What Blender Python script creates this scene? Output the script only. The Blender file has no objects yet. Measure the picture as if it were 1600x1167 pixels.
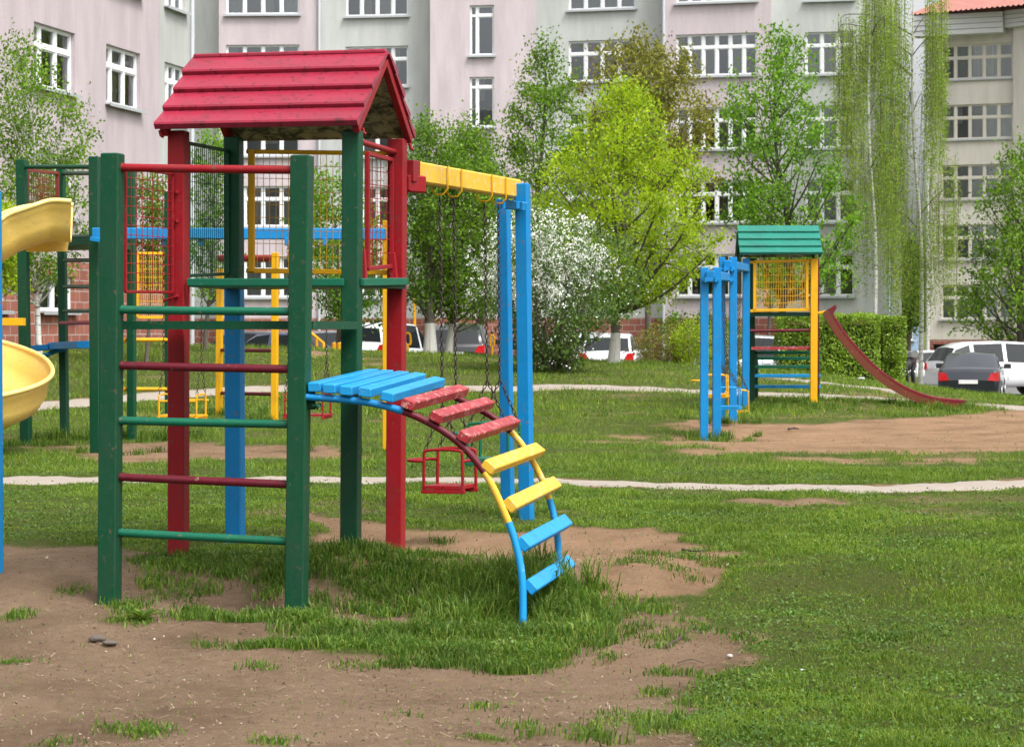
import bpy, bmesh, math, random
import numpy as np
from mathutils import Vector
SC = bpy.context.scene
COL = SC.collection
# ------------------------------------------------------------------ camera, sky, sun, exposure
F = 3600.0; HZ = 510.0; CAMZ = 1.5
cam_d = bpy.data.cameras.new('camera'); cam = bpy.data.objects.new('camera', cam_d); COL.objects.link(cam)
cam.location = (0, 0, CAMZ); cam.rotation_euler = (math.radians(90), 0, 0)
cam_d.sensor_fit = 'HORIZONTAL'; cam_d.sensor_width = 36; cam_d.lens = 36 * F / 1600
cam_d.shift_y = -(583.5 - HZ) / 1600
cam_d.clip_start = .5; cam_d.clip_end = 2000
cam_d.dof.use_dof = True; cam_d.dof.focus_distance = 15.5; cam_d.dof.aperture_fstop = 11
SC.camera = cam
SUN_EL = math.radians(58); SUN_AZ = math.radians(138)      # azimuth clockwise from +Y (from the right, behind the camera)
w = bpy.data.worlds.new('World'); SC.world = w; w.use_nodes = True
wn = w.node_tree.nodes; wl = w.node_tree.links
bg = wn['Background']; sky = wn.new('ShaderNodeTexSky'); sky.sky_type = 'NISHITA'; sky.sun_disc = False
sky.sun_elevation = SUN_EL; sky.sun_rotation = SUN_AZ; sky.dust_density = 6; sky.air_density = 1.0; sky.ozone_density = 1.0
hs = wn.new('ShaderNodeHueSaturation'); hs.inputs['Saturation'].default_value = .13; hs.inputs['Value'].default_value = 1.0
wl.new(sky.outputs[0], hs.inputs['Color']); wl.new(hs.outputs[0], bg.inputs['Color'])
bg.inputs['Strength'].default_value = .15
sd = bpy.data.lights.new('sun', 'SUN'); sun = bpy.data.objects.new('sun', sd); COL.objects.link(sun)
sd.energy = .95; sd.angle = math.radians(15); sd.color = (1, .955, .88)
sdir = Vector((math.sin(SUN_AZ) * math.cos(SUN_EL), math.cos(SUN_AZ) * math.cos(SUN_EL), math.sin(SUN_EL)))
sun.rotation_euler = sdir.to_track_quat('Z', 'Y').to_euler(); sun.location = (30, 10, 40)
SC.view_settings.view_transform = 'Standard'; SC.view_settings.look = 'None'
SC.view_settings.exposure = 1.08; SC.view_settings.gamma = 1
SC.render.resolution_x = 1024; SC.render.resolution_y = 746
SC.render.engine = 'CYCLES'
SC.cycles.max_bounces = 6; SC.cycles.transparent_max_bounces = 8; SC.cycles.diffuse_bounces = 3

# ------------------------------------------------------------------ helpers
def P(x, y, Z):
    """where the photograph's pixel (x, y) lies at distance Z"""
    return Vector(((x - 800) / F * Z, Z, CAMZ - (y - HZ) / F * Z))
def sstep(a, b, x):
    t = np.clip((np.asarray(x, float) - a) / (b - a), 0, 1); return t * t * (3 - 2 * t)
def _h(i, j, s):
    n = (i.astype(np.int64) * 374761393 + j.astype(np.int64) * 668265263 + s * 982451653) & 0xffffffff
    n = ((n ^ (n >> 13)) * 1274126177) & 0xffffffff
    return ((n ^ (n >> 16)) & 0xffff) / 65535.0
def vnoise(x, y, s=0):
    x = np.asarray(x, float); y = np.asarray(y, float)
    i = np.floor(x); j = np.floor(y); u = x - i; v = y - j; u = u * u * (3 - 2 * u); v = v * v * (3 - 2 * v)
    i = i.astype(np.int64); j = j.astype(np.int64)
    return (_h(i, j, s) * (1 - u) + _h(i + 1, j, s) * u) * (1 - v) + (_h(i, j + 1, s) * (1 - u) + _h(i + 1, j + 1, s) * u) * v
def fbm(x, y, s=0, o=4):
    r = 0; a = .5
    for k in range(o):
        r = r + a * vnoise(x, y, s + k); x = x * 2.03 + 5.1; y = y * 2.03 - 3.7; a *= .5
    return r / (1 - .5 ** o)

def tag(o, label=None, cat=None, group=None, kind=None):
    if label: o['label'] = label
    if cat: o['category'] = cat
    if group: o['group'] = group
    if kind: o['kind'] = kind
    return o
def thing(name, label, cat, loc, group=None):
    o = bpy.data.objects.new(name, None); COL.objects.link(o); o.location = loc; o.empty_display_size = .2
    return tag(o, label, cat, group)
def root_loc(o):
    v = Vector((0, 0, 0))
    while o: v = v + Vector(o.location); o = o.parent
    return v
def mesh_obj(name, V, FC, mats, parent=None, mi=None, uv=None, smooth=False, attrs=None):
    """V (n,3) world coordinates; FC list of tuples or an (m,k) array"""
    if not isinstance(mats, (list, tuple)): mats = [mats]
    V = np.asarray(V, np.float64).reshape(-1, 3)
    if parent is not None: V = V - np.array(root_loc(parent))
    me = bpy.data.meshes.new(name)
    if not isinstance(FC, np.ndarray) and attrs is None:
        used = sorted({i for f in FC for i in f})
        if len(used) < len(V): mp = {o_: n_ for n_, o_ in enumerate(used)}; V = V[used]; FC = [tuple(mp[i] for i in f) for f in FC]
    if isinstance(FC, np.ndarray):
        m, k = FC.shape; idx = FC.ravel().astype(np.int32); tot = np.full(m, k, np.int32)
    else:
        m = len(FC); tot = np.array([len(f) for f in FC], np.int32); idx = np.array([i for f in FC for i in f], np.int32)
    st = np.concatenate(([0], np.cumsum(tot)[:-1])).astype(np.int32) if m else np.zeros(0, np.int32)
    me.vertices.add(len(V)); me.vertices.foreach_set('co', V.astype(np.float32).ravel())
    me.loops.add(len(idx)); me.loops.foreach_set('vertex_index', idx)
    me.polygons.add(m); me.polygons.foreach_set('loop_start', st); me.polygons.foreach_set('loop_total', tot)
    for q in mats: me.materials.append(q)
    if mi is not None: me.polygons.foreach_set('material_index', np.asarray(mi, np.int32))
    me.polygons.foreach_set('use_smooth', np.full(m, smooth, bool) if isinstance(smooth, bool) else np.asarray(smooth, bool))
    if uv is not None:
        l = me.uv_layers.new(name='UVMap'); l.data.foreach_set('uv', np.asarray(uv, np.float32).ravel())
    if attrs:
        for n, a in attrs.items():
            at = me.attributes.new(n, 'FLOAT', 'POINT'); at.data.foreach_set('value', np.asarray(a, np.float32))
    me.update(calc_edges=True); me.validate()
    o = bpy.data.objects.new(name, me); COL.objects.link(o)
    if parent is not None: o.parent = parent
    return o
SPLIT = {'side_frame', 'handrail', 'rafter', 'bolt', 'roof_bracket', 'beam_hook', 'clamp', 'platform_beam', 'seat_rail', 'seat_slat', 'mirror', 'door_handle', 'door_seam', 'bumper', 'guard_bar', 'guard_rail', 'rim_edge', 'stand', 'panel_stile'}
class MB:
    """collects bars, tubes, boxes and quads; .build links them as one mesh object"""
    def __init__(s): s.v = []; s.f = []; s.sm = []; s.mi = []; s.uv = []; s.m = 0; s.pc = []; s.p = 0
    def add(s, V, FC, smooth=False, uv=None):
        n = len(s.v); s.v.extend([tuple(p) for p in V])
        for q, f in enumerate(FC):
            s.f.append(tuple(i + n for i in f)); s.sm.append(smooth); s.mi.append(s.m); s.pc.append(s.p)
            s.uv.extend(uv[q] if uv else [(0, 0)] * len(f))
        return s
    def sweep(s, rings, closed=True, caps=True, smooth=False, loop=False):
        k = len(rings[0]); V = [p for r in rings for p in r]; FC = []
        n = len(rings)
        for i in range(n if loop else n - 1):
            a = i * k; b = ((i + 1) % n) * k
            for j in range(k if closed else k - 1):
                j2 = (j + 1) % k; FC.append((a + j, a + j2, b + j2, b + j))
        s.add(V, FC, smooth)
        if caps and closed and not loop:
            s.add(rings[0], [tuple(range(k))[::-1]]); s.add(rings[-1], [tuple(range(k))])
        return s
    def bar(s, p0, p1, w, h=None, side=(1, 0, 0), b=.004):
        """chamfered rectangular bar; w along 'side', h across"""
        p0 = Vector(p0); p1 = Vector(p1); h = h or w; s.p += 1
        d = (p1 - p0).normalized(); sd_ = Vector(side); x = (sd_ - d * sd_.dot(d)).normalized(); y = d.cross(x)
        def ring(c, k):
            a, e = w / 2 - k, h / 2 - k
            return [c + x * u + y * v for u, v in ((-a + b, -e), (a - b, -e), (a, -e + b), (a, e - b), (a - b, e), (-a + b, e), (-a, e - b), (-a, -e + b))]
        return s.sweep([ring(p0, b), ring(p0 + d * b, 0), ring(p1 - d * b, 0), ring(p1, b)])
    def tube(s, pts, r, n=10, caps=True, smooth=True, loop=False):
        pts = [Vector(p) for p in pts]; R = []; N = len(pts); x = None; s.p += 1
        for i, p in enumerate(pts):
            if loop: d = pts[(i + 1) % N] - pts[i - 1]
            else: d = pts[min(i + 1, N - 1)] - pts[max(i - 1, 0)]
            d.normalize()
            if x is None:
                x = Vector((0, 0, 1)) if abs(d.z) < .9 else Vector((1, 0, 0))
            x = (x - d * x.dot(d)).normalized(); y = d.cross(x)
            rr = r[i] if isinstance(r, (list, tuple)) else r
            R.append([p + x * rr * math.cos(2 * math.pi * k / n) + y * rr * math.sin(2 * math.pi * k / n) for k in range(n)])
        return s.sweep(R, caps=caps, smooth=smooth, loop=loop)
    def box(s, a, b):
        x0, y0, z0 = a; x1, y1, z1 = b
        V = [(x0, y0, z0), (x1, y0, z0), (x1, y1, z0), (x0, y1, z0), (x0, y0, z1), (x1, y0, z1), (x1, y1, z1), (x0, y1, z1)]
        return s.add(V, [(0, 3, 2, 1), (4, 5, 6, 7), (0, 1, 5, 4), (1, 2, 6, 5), (2, 3, 7, 6), (3, 0, 4, 7)])
    def obox(s, c, ax, ay, az):
        """box centred at c with half-axis vectors"""
        s.p += 1; c = Vector(c); ax = Vector(ax); ay = Vector(ay); az = Vector(az)
        V = [c + ax * i + ay * j + az * k for k in (-1, 1) for j in (-1, 1) for i in (-1, 1)]
        return s.add(V, [(0, 2, 3, 1), (4, 5, 7, 6), (0, 1, 5, 4), (1, 3, 7, 5), (3, 2, 6, 7), (2, 0, 4, 6)])
    def quad(s, a, b, c, d, uv=None): return s.add([a, b, c, d], [(0, 1, 2, 3)], uv=[uv] if uv else None)
    def build(s, name, mats, parent=None, smooth=None):
        ids = sorted(set(s.pc))
        if name in SPLIT and len(ids) > 1:
            o = None; off = np.cumsum([0] + [len(f) for f in s.f])
            for q in ids:
                k = [i for i in range(len(s.f)) if s.pc[i] == q]
                o = mesh_obj(name, s.v, [s.f[i] for i in k], mats, parent, mi=[s.mi[i] for i in k], smooth=[s.sm[i] for i in k])
            return o
        return mesh_obj(name, s.v, s.f, mats, parent, mi=s.mi, uv=s.uv, smooth=s.sm if smooth is None else smooth)
def crom(pts, n=8):
    pts = [Vector(p) for p in pts]; out = []
    for i in range(len(pts) - 1):
        a = pts[max(i - 1, 0)]; b = pts[i]; c = pts[i + 1]; d = pts[min(i + 2, len(pts) - 1)]
        for k in range(n):
            t = k / n
            out.append(.5 * ((2 * b) + (c - a) * t + (2 * a - 5 * b + 4 * c - d) * t * t + (3 * b - a - 3 * c + d) * t ** 3))
    out.append(pts[-1]); return out

# ------------------------------------------------------------------ materials
def mat(name):
    m = bpy.data.materials.new(name); m.use_nodes = True
    nt = m.node_tree; return m, nt, nt.nodes, nt.links, nt.nodes['Principled BSDF']
def ramp(N, L, src, stops):
    r = N.new('ShaderNodeValToRGB'); e = r.color_ramp.elements
    while len(e) < len(stops): e.new(.5)
    for q, (p, c) in zip(e, stops): q.position = p; q.color = (*c, 1) if len(c) == 3 else c
    L.new(src, r.inputs[0]); return r.outputs[0]
def noise(N, L, scale, det=4, rough=.55, vec=None, dist=0):
    n = N.new('ShaderNodeTexNoise'); n.inputs['Scale'].default_value = scale; n.inputs['Detail'].default_value = det
    n.inputs['Roughness'].default_value = rough; n.inputs['Distortion'].default_value = dist
    if vec is not None: L.new(vec, n.inputs['Vector'])
    return n.outputs['Fac']
def mixc(N, L, f, a, b, mode='MIX'):
    m = N.new('ShaderNodeMix'); m.data_type = 'RGBA'; m.blend_type = mode
    for s_, q in ((m.inputs[0], f), (m.inputs[6], a), (m.inputs[7], b)):
        if isinstance(q, (int, float)): s_.default_value = q
        elif isinstance(q, (tuple, list)): s_.default_value = (*q, 1)
        else: L.new(q, s_)
    return m.outputs[2]
def bump(N, L, h, strength, dist=.01):
    b = N.new('ShaderNodeBump'); b.inputs['Strength'].default_value = strength; b.inputs['Distance'].default_value = dist
    L.new(h, b.inputs['Height']); return b.outputs[0]
def coord(N, kind='Object', L=None, scale=None):
    t = N.new('ShaderNodeTexCoord').outputs[kind]
    if scale:
        m = N.new('ShaderNodeMapping'); m.inputs['Scale'].default_value = scale; L.new(t, m.inputs[0]); return m.outputs[0]
    return t
def mul(c, k): return tuple(min(1, x * k) for x in c)
def paint(name, c, wear=.35, under=(.20, .13, .09), rough=.42, scale=1.0):
    """brushed enamel on timber or steel, with brush marks, faded patches and small chips"""
    m, nt, N, L, B = mat(name); v = coord(N)
    n1 = noise(N, L, 3.1 * scale, 5, .6, v); n2 = noise(N, L, 38 * scale, 4, .65, v)
    base = mixc(N, L, n1, mul(c, .80), mul(c, 1.2))
    fade = ramp(N, L, n2, [(.35, (0, 0, 0)), (.75, (1, 1, 1))])
    f2 = N.new('ShaderNodeMath'); f2.operation = 'MULTIPLY'; L.new(fade, f2.inputs[0]); f2.inputs[1].default_value = .26
    base = mixc(N, L, f2.outputs[0], base, tuple(.9 * x + .026 for x in c))
    n3 = noise(N, L, 22 * scale, 8, .72, v, .4)
    chip = ramp(N, L, n3, [(.66 - .10 * wear, (0, 0, 0)), (.69 - .08 * wear, (1, 1, 1))])
    base = mixc(N, L, chip, base, under)
    gr = noise(N, L, 1.7, 7, .7, coord(N, 'Object', L, (1.6, 1.6, .7)), .5)
    base = mixc(N, L, ramp(N, L, gr, [(.5, (0, 0, 0)), (.72, (.6, .6, .6))]), base, tuple(.45 * x + .022 for x in c))
    L.new(base, B.inputs['Base Color'])
    r = ramp(N, L, n2, [(.2, (rough * .75,) * 3), (.8, (rough * 1.5,) * 3)]); L.new(r, B.inputs['Roughness']); B.inputs['Specular IOR Level'].default_value = .27
    st = noise(N, L, 60, 3, .6, coord(N, 'Object', L, (1, 1, .12)))
    L.new(bump(N, L, st, .25, .004), B.inputs['Normal'])
    return m
def plain(name, c, rough=.5, metal=0, var=.12, scale=8, bmp=.1):
    m, nt, N, L, B = mat(name); n = noise(N, L, scale, 5, .6, coord(N))
    L.new(mixc(N, L, n, mul(c, 1 - var), mul(c, 1 + var)), B.inputs['Base Color'])
    B.inputs['Roughness'].default_value = rough; B.inputs['Metallic'].default_value = metal
    L.new(bump(N, L, n, bmp, .01), B.inputs['Normal']); return m
def leafmat(name, c1, c2, c3=None, trans=.35, rough=.55, patch=None):
    m, nt, N, L, B = mat(name)
    g = N.new('ShaderNodeNewGeometry')
    col = ramp(N, L, g.outputs['Random Per Island'], [(0, c1), (.6, c2), (1, c3 or mul(c2, 1.3))])
    n = noise(N, L, patch or 1.2, 3, .6, coord(N))
    col = mixc(N, L, 1.0, col, ramp(N, L, n, [(.3, (.62, .64, .66)), (.7, (1.12, 1.1, 1.0))]), 'MULTIPLY')
    L.new(col, B.inputs['Base Color']); B.inputs['Roughness'].default_value = rough
    B.inputs['Specular IOR Level'].default_value = .3
    t = N.new('ShaderNodeBsdfTranslucent'); L.new(mixc(N, L, 1.0, col, (1.0, 1.0, .55), 'MULTIPLY'), t.inputs[0])
    mx = N.new('ShaderNodeMixShader'); mx.inputs[0].default_value = trans
    L.new(B.outputs[0], mx.inputs[1]); L.new(t.outputs[0], mx.inputs[2]); L.new(mx.outputs[0], N['Material Output'].inputs[0])
    return m
GREEN = paint('green enamel', (.0, .054, .021), .5, (.10, .075, .05))
GREEN_L = paint('light green enamel', (.002, .11, .058), .4)
RED = paint('red enamel', (.25, .003, .008), .5, (.12, .05, .03))
ROOFRED = paint('crimson roof enamel', (.28, .018, .042), 1.0, (.10, .015, .02), rough=.3)
MAROON = paint('maroon enamel', (.10, .003, .012), .3)
PINKRED = paint('worn red enamel', (.30, .022, .03), 1.25, (.46, .22, .20))
BLUE = paint('blue enamel', (.0, .19, .47), .5, (.16, .12, .09))
BLUE_L = paint('light blue enamel', (.008, .25, .56), .35, (.25, .40, .50))
YELLOW = paint('yellow enamel', (.66, .34, .004), .35, (.45, .22, .04))
YELLOW_L = paint('pale yellow enamel', (.66, .40, .035), .95, (.55, .46, .28))
TEAL = paint('weathered teal paint', (.012, .17, .125), .6, (.14, .26, .2), rough=.5)
m, nt, N, L, B = mat('mouldy plywood'); n_ = noise(N, L, 7, 9, .75, coord(N, 'Object', L, (1, 1.6, 1.6)), .6)
L.new(ramp(N, L, n_, [(.38, (.02, .022, .018)), (.48, (.10, .10, .07)), (.56, (.34, .30, .19)), (.8, (.42, .38, .26))]), B.inputs['Base Color']); B.inputs['Roughness'].default_value = .85; L.new(bump(N, L, n_, .4, .01), B.inputs['Normal']); WOODRAW = m
CHAIN = plain('rusty chain steel', (.055, .038, .035), .55, .6, .5, 30, .3)
STEEL = plain('bare steel', (.35, .35, .36), .35, .9)
PLASTIC = None
# ------------------------------------------------------------------ terrain
def terrain(X, Y, fine=True):
    X = np.asarray(X, float); Y = np.asarray(Y, float)
    z = np.zeros(np.broadcast(X, Y).shape)
    z = z - .17 * sstep(14.6, 13.5, Y) - .09 * sstep(13.3, 11, Y)
    z = z + .085 * np.exp(-(((X + 1.05) / .55) ** 2 + ((Y - 14.5) / .5) ** 2)) - .03 * np.exp(-(((X - .05) / .35) ** 2 + ((Y - 13.1) / .5) ** 2))
    z = z - .10 * np.exp(-(((X + .2) / 1.1) ** 2 + ((Y - 16.2) / .8) ** 2)) - .05 * np.exp(-(((X - 5.5) / 4) ** 2 + ((Y - 33) / 3) ** 2))
    z = z + .10 * np.exp(-(((X - 5.9) / 1.5) ** 2 + ((Y - 41.5) / 1.2) ** 2)) - .2 * np.exp(-(((X - 2.8) / 2) ** 2 + ((Y - 33.2) / 1.6) ** 2))
    lip = np.interp(X, [-30, -14, -8, -2.7, 2.7, 6.7, 10, 12, 16, 30], [1.5, 1.3, 1.0, .82, .60, .37, .02, -.28, -.6, -.75])
    z = z + lip * sstep(37, 58, Y)
    road = np.interp(X, [-30, -8, 0, 12, 30], [.2, -.15, -.4, -.72, -.8])
    dm = np.maximum(sstep(-9.4, -7.9, X), sstep(64, 66, Y))
    z = z + (road - z) * sstep(60.2, 62.4, Y) * dm
    if fine:
        a = np.clip(1 - (Y - 60) / 3, .15, 1)
        z = z + (fbm(X * 2.4, Y * 2.4, 61, 2) - .5) * .045 * (Y < 22) * sstep(22, 18, Y)
        z = z + a * ((fbm(X * .9, Y * .9, 3) - .5) * .07 + (fbm(X * 5, Y * 5, 9, 3) - .5) * .026 + (vnoise(X * 13, Y * 13, 19) - .5) * .006)
    return z
def T(x, y): return float(terrain(x, y))
def hit(px, py, zoff=0):
    """first ground point seen through a photograph pixel"""
    Y = 6.0
    while Y < 200:
        X = (px - 800) / F * Y; z = CAMZ - (py - HZ) / F * Y
        if z <= T(X, Y) + zoff: return Vector((X, Y, T(X, Y)))
        Y *= 1.003
    return Vector((X, Y, 0))
def world_poly(pts): return [tuple(hit(x, y)[:2]) for x, y in pts]
def sdist(X, Y, poly):
    """signed distance to polygon, negative inside"""
    X = np.asarray(X, float); Y = np.asarray(Y, float)
    d = np.full(X.shape, 1e9); ins = np.zeros(X.shape, bool); n = len(poly)
    for i in range(n):
        ax, ay = poly[i]; bx, by = poly[(i + 1) % n]; ex, ey = bx - ax, by - ay
        t = np.clip(((X - ax) * ex + (Y - ay) * ey) / (ex * ex + ey * ey + 1e-12), 0, 1)
        d = np.minimum(d, np.hypot(X - ax - t * ex, Y - ay - t * ey))
        c = ((ay > Y) != (by > Y)) & (X < ex * (Y - ay) / (ey + 1e-12) + ax); ins ^= c
    return np.where(ins, -d, d)
# bare patches, outlined where they lie on the ground: (outline, edge wobble, tone)
BARE = [
 ([(-200, 852), (60, 850), (170, 856), (262, 872), (235, 900), (215, 935), (180, 960), (150, 985), (240, 995), (380, 1000), (520, 1022), (640, 1018), (820, 1042), (900, 1034), (1000, 1045), (1090, 1066), (1040, 1180), (-200, 1300)], .10, 1),
 ([(880, 955), (960, 935), (1060, 940), (1150, 985), (1200, 1030), (1120, 1050), (1030, 1060), (900, 1056), (870, 1010)], .12, .8),
 ([(470, 800), (560, 812), (640, 828), (740, 832), (830, 826), (900, 822), (1000, 830), (1090, 846), (1135, 862), (1120, 890), (1080, 912), (1000, 925), (900, 925), (800, 900), (660, 900), (560, 880), (480, 845)], .22, 0),
 ([(1010, 652), (1090, 654), (1180, 662), (1300, 660), (1420, 652), (1600, 645), (1800, 650), (1800, 700), (1600, 708), (1500, 716), (1380, 712), (1300, 722), (1210, 718), (1130, 702), (1080, 690), (1020, 684), (940, 690), (960, 678), (1050, 676)], .8, 0),
 ([(80, 698), (200, 694), (330, 692), (420, 694), (530, 704), (520, 714), (380, 714), (260, 720), (150, 722), (90, 714)], .7, .4),
 ([(1180, 782), (1260, 780), (1290, 788), (1200, 796)], .3, .6), ([(700, 795), (830, 792), (870, 800), (760, 806)], .3, .6),
 ([(150, 862), (260, 868), (420, 940), (520, 1010), (380, 1020), (210, 1000), (150, 960)], .30, 1),
 ([(230, 905), (330, 885), (430, 900), (520, 935), (640, 930), (700, 945), (760, 960), (780, 1000), (640, 1000), (520, 985), (400, 960), (260, 945)], .26, 1),
 ([(480, 548), (500, 550), (498, 560), (484, 558)], .4, .5), ([(568, 560), (600, 562), (600, 570), (575, 568)], .4, .5),
]
BAREW = [(world_poly(p), a, t) for p, a, t in BARE]
PATHS_PX = [([(-260, 748), (0, 752), (250, 754), (520, 751), (760, 752), (1000, 757), (1230, 763), (1400, 764), (1560, 757), (1800, 745)], .34),
            ([(-60, 646), (51, 636), (141, 627), (244, 618), (330, 612), (480, 606), (640, 606), (780, 607), (940, 606), (1080, 611), (1200, 616), (1300, 620), (1450, 628), (1600, 638), (1760, 652)], .62),
            ([(1225, 592), (1279, 598), (1340, 604), (1405, 612), (1460, 624)], .33)]
PATHS = [([tuple(v) for v in crom([hit(x, y) for x, y in p], 8)], w_) for p, w_ in PATHS_PX]
def path_dist(X, Y):
    X = np.asarray(X, float); Y = np.asarray(Y, float); d = np.full(X.shape, 9.)
    for pts, w_ in PATHS:
        for a, b in zip(pts[:-1], pts[1:]):
            ex, ey = b[0] - a[0], b[1] - a[1]
            t = np.clip(((X - a[0]) * ex + (Y - a[1]) * ey) / (ex * ex + ey * ey + 1e-9), 0, 1)
            d = np.minimum(d, np.hypot(X - a[0] - t * ex, Y - a[1] - t * ey) - w_)
    return d
def bare(X, Y):
    """0 grass .. 1 bare soil, and the tone of the soil"""
    X = np.asarray(X, float); Y = np.asarray(Y, float)
    m = np.zeros(X.shape); tone = np.full(X.shape, .5)
    for poly, a, t in BAREW:
        nz = (fbm(X * .8 / a ** .5, Y * .8 / a ** .5, 21) - .5) * 2 * a * 2.2 + (fbm(X * 6, Y * 6, 5) - .5) * a * .8
        k = 1 - sstep(-.35 * a - .02, .35 * a + .02, sdist(X, Y, poly) + nz)
        tone = np.where(k > m, t, tone); m = np.maximum(m, k)
    thin = sstep(.66, .80, fbm(X * .55 + 3, Y * .55, 40)) * .45        # thin, trodden places in the lawn
    m = np.maximum(m, thin)
    pd = path_dist(X, Y); m = np.maximum(m, .9 * (1 - sstep(0, .16, pd + (fbm(X * 3, Y * 3, 6) - .5) * .3)))
    return m, tone
# ground sheet: a fan whose cells grow with distance and reach the horizon
ys = [-6.0]
while ys[-1] < 900:
    y = ys[-1]; ys.append(y + (.5 if y < 8 else max(.035, (y - 2) * .0036) if y < 70 else (y - 60) * .12))
ys = np.array(ys)
c_in = np.linspace(-.27, .27, 380); c_out = np.array([.29, .33, .4, .5, .7, 1.0, 1.5, 2.2])
cs = np.concatenate((-c_out[::-1], c_in, c_out))
gy, gc = np.meshgrid(ys, cs, indexing='ij'); gx = gc * (gy + 9)
gz = terrain(gx, gy)
pdm = path_dist(gx.ravel(), gy.ravel()).reshape(gx.shape)
gz = np.where(gy > 200, gz - .0 , gz)
gm, gt = bare(gx.ravel(), gy.ravel())
gz = gz - (gm.reshape(gx.shape) * .012) * (gy < 60)
nr, nc = gx.shape
ii = (np.arange(nr - 1)[:, None] * nc + np.arange(nc - 1)[None, :]).ravel()
gf = np.stack((ii, ii + 1, ii + nc + 1, ii + nc), 1)
def ground_mat():
    m, nt, N, L, B = mat('lawn and soil'); v = coord(N)
    a = N.new('ShaderNodeAttribute'); a.attribute_name = 'bare'; t = N.new('ShaderNodeAttribute'); t.attribute_name = 'tone'
    n1 = noise(N, L, 1.3, 6, .6, v); n2 = noise(N, L, 14, 8, .7, v); n3 = noise(N, L, 90, 6, .7, v)
    sand = mixc(N, L, n2, (.32, .185, .105), (.56, .37, .225)); soil = mixc(N, L, n2, (.20, .122, .075), (.48, .34, .225))
    earth = mixc(N, L, t.outputs['Fac'], sand, soil)
    earth = mixc(N, L, 1.0, earth, ramp(N, L, n1, [(.28, (.60, .56, .52)), (.5, (.92, .90, .88)), (.68, (1.10, 1.09, 1.08))]), 'MULTIPLY')
    earth = mixc(N, L, ramp(N, L, n3, [(.60, (0, 0, 0)), (.70, (.8, .8, .8))]), earth, (.40, .33, .26))
    earth = mixc(N, L, ramp(N, L, n3, [(.30, (.7, .7, .7)), (.40, (0, 0, 0))]), earth, (.07, .045, .03))
    g = mixc(N, L, n2, (.065, .078, .02), (.13, .175, .032))
    g = mixc(N, L, ramp(N, L, n1, [(.42, (0, 0, 0)), (.7, (.55, .55, .55))]), g, (.14, .12, .05))
    L.new(mixc(N, L, a.outputs['Fac'], g, earth), B.inputs['Base Color'])
    B.inputs['Roughness'].default_value = .95; B.inputs['Specular IOR Level'].default_value = .15
    h = N.new('ShaderNodeMath'); h.operation = 'ADD'; L.new(n2, h.inputs[0]); L.new(n3, h.inputs[1])
    L.new(bump(N, L, h.outputs[0], 1.0, .06), B.inputs['Normal']); return m
GM = ground_mat()
g = mesh_obj('ground', np.stack((gx.ravel(), gy.ravel(), gz.ravel()), 1), gf, GM, attrs={'bare': gm, 'tone': gt}, smooth=True)
tag(g, kind='structure')
# paths
m, nt, N, L, B = mat('trodden pale path'); v = coord(N)
n2 = noise(N, L, 7, 7, .7, v); n3 = noise(N, L, 70, 5, .7, v)
L.new(mixc(N, L, n3, mixc(N, L, n2, (.20, .165, .13), (.36, .31, .26)), (.27, .235, .195)), B.inputs['Base Color']); B.inputs['Roughness'].default_value = .95
L.new(bump(N, L, n3, .5, .01), B.inputs['Normal']); PATHM = m
for pts, w_ in PATHS:
    V = []; FC = []; K = 9; dense = crom(pts[::3] + [pts[-1]], 14)
    for i, p in enumerate(dense):
        a = dense[max(i - 1, 0)]; b = dense[min(i + 1, len(dense) - 1)]; d = Vector((b.x - a.x, b.y - a.y, 0)).normalized(); s_ = Vector((-d.y, d.x, 0))
        wob = [w_ * (1 + 1.0 * (float(fbm(p.x * 2.6, p.y * 2.6, 70 + q)) - .5)) for q in (0, 1)]
        for k in range(K):
            u = -1 + 2 * k / (K - 1); q = p + s_ * (wob[0] if u < 0 else wob[1]) * u
            V.append((q.x, q.y, T(q.x, q.y) + (.012 if abs(u) < .99 else -.03)))
    for i in range(len(dense) - 1):
        for k in range(K - 1): FC.append((i * K + k, i * K + k + 1, (i + 1) * K + k + 1, (i + 1) * K + k))
    tag(mesh_obj('path', V, FC, PATHM, smooth=True), kind='structure')
# parking road behind the lawn with a kerb
m, nt, N, L, B = mat('asphalt'); v = coord(N); n2 = noise(N, L, 2.2, 6, .6, v); n3 = noise(N, L, 60, 4, .7, v)
L.new(mixc(N, L, n2, (.10, .10, .10), (.17, .165, .16)), B.inputs['Base Color']); B.inputs['Roughness'].default_value = .85; L.new(bump(N, L, n3, .4, .01), B.inputs['Normal']); ASPH = m
V = []; FC = []; xs_ = np.linspace(-7.4, 30, 70); yy_ = np.linspace(62.9, 86, 24)
for y in yy_:
    for x in xs_: V.append((x, y, T(x, y) + .05))
for i in range(len(yy_) - 1):
    for k in range(len(xs_) - 1): a = i * len(xs_) + k; FC.append((a, a + 1, a + 1 + len(xs_), a + len(xs_)))
tag(mesh_obj('road', V, FC, ASPH, smooth=True), kind='structure')
KERB = plain('concrete kerb', (.42, .41, .38), .85, 0, .2, 6, .3)
mb = MB()
for a, b in zip(xs_[:-1], xs_[1:]): mb.bar((a, 62.85, T(a, 62.85) + .06), (b, 62.85, T(b, 62.85) + .06), .15, .16, side=(0, 1, 0), b=.01)
tag(mb.build('kerb', KERB), kind='structure')

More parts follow.
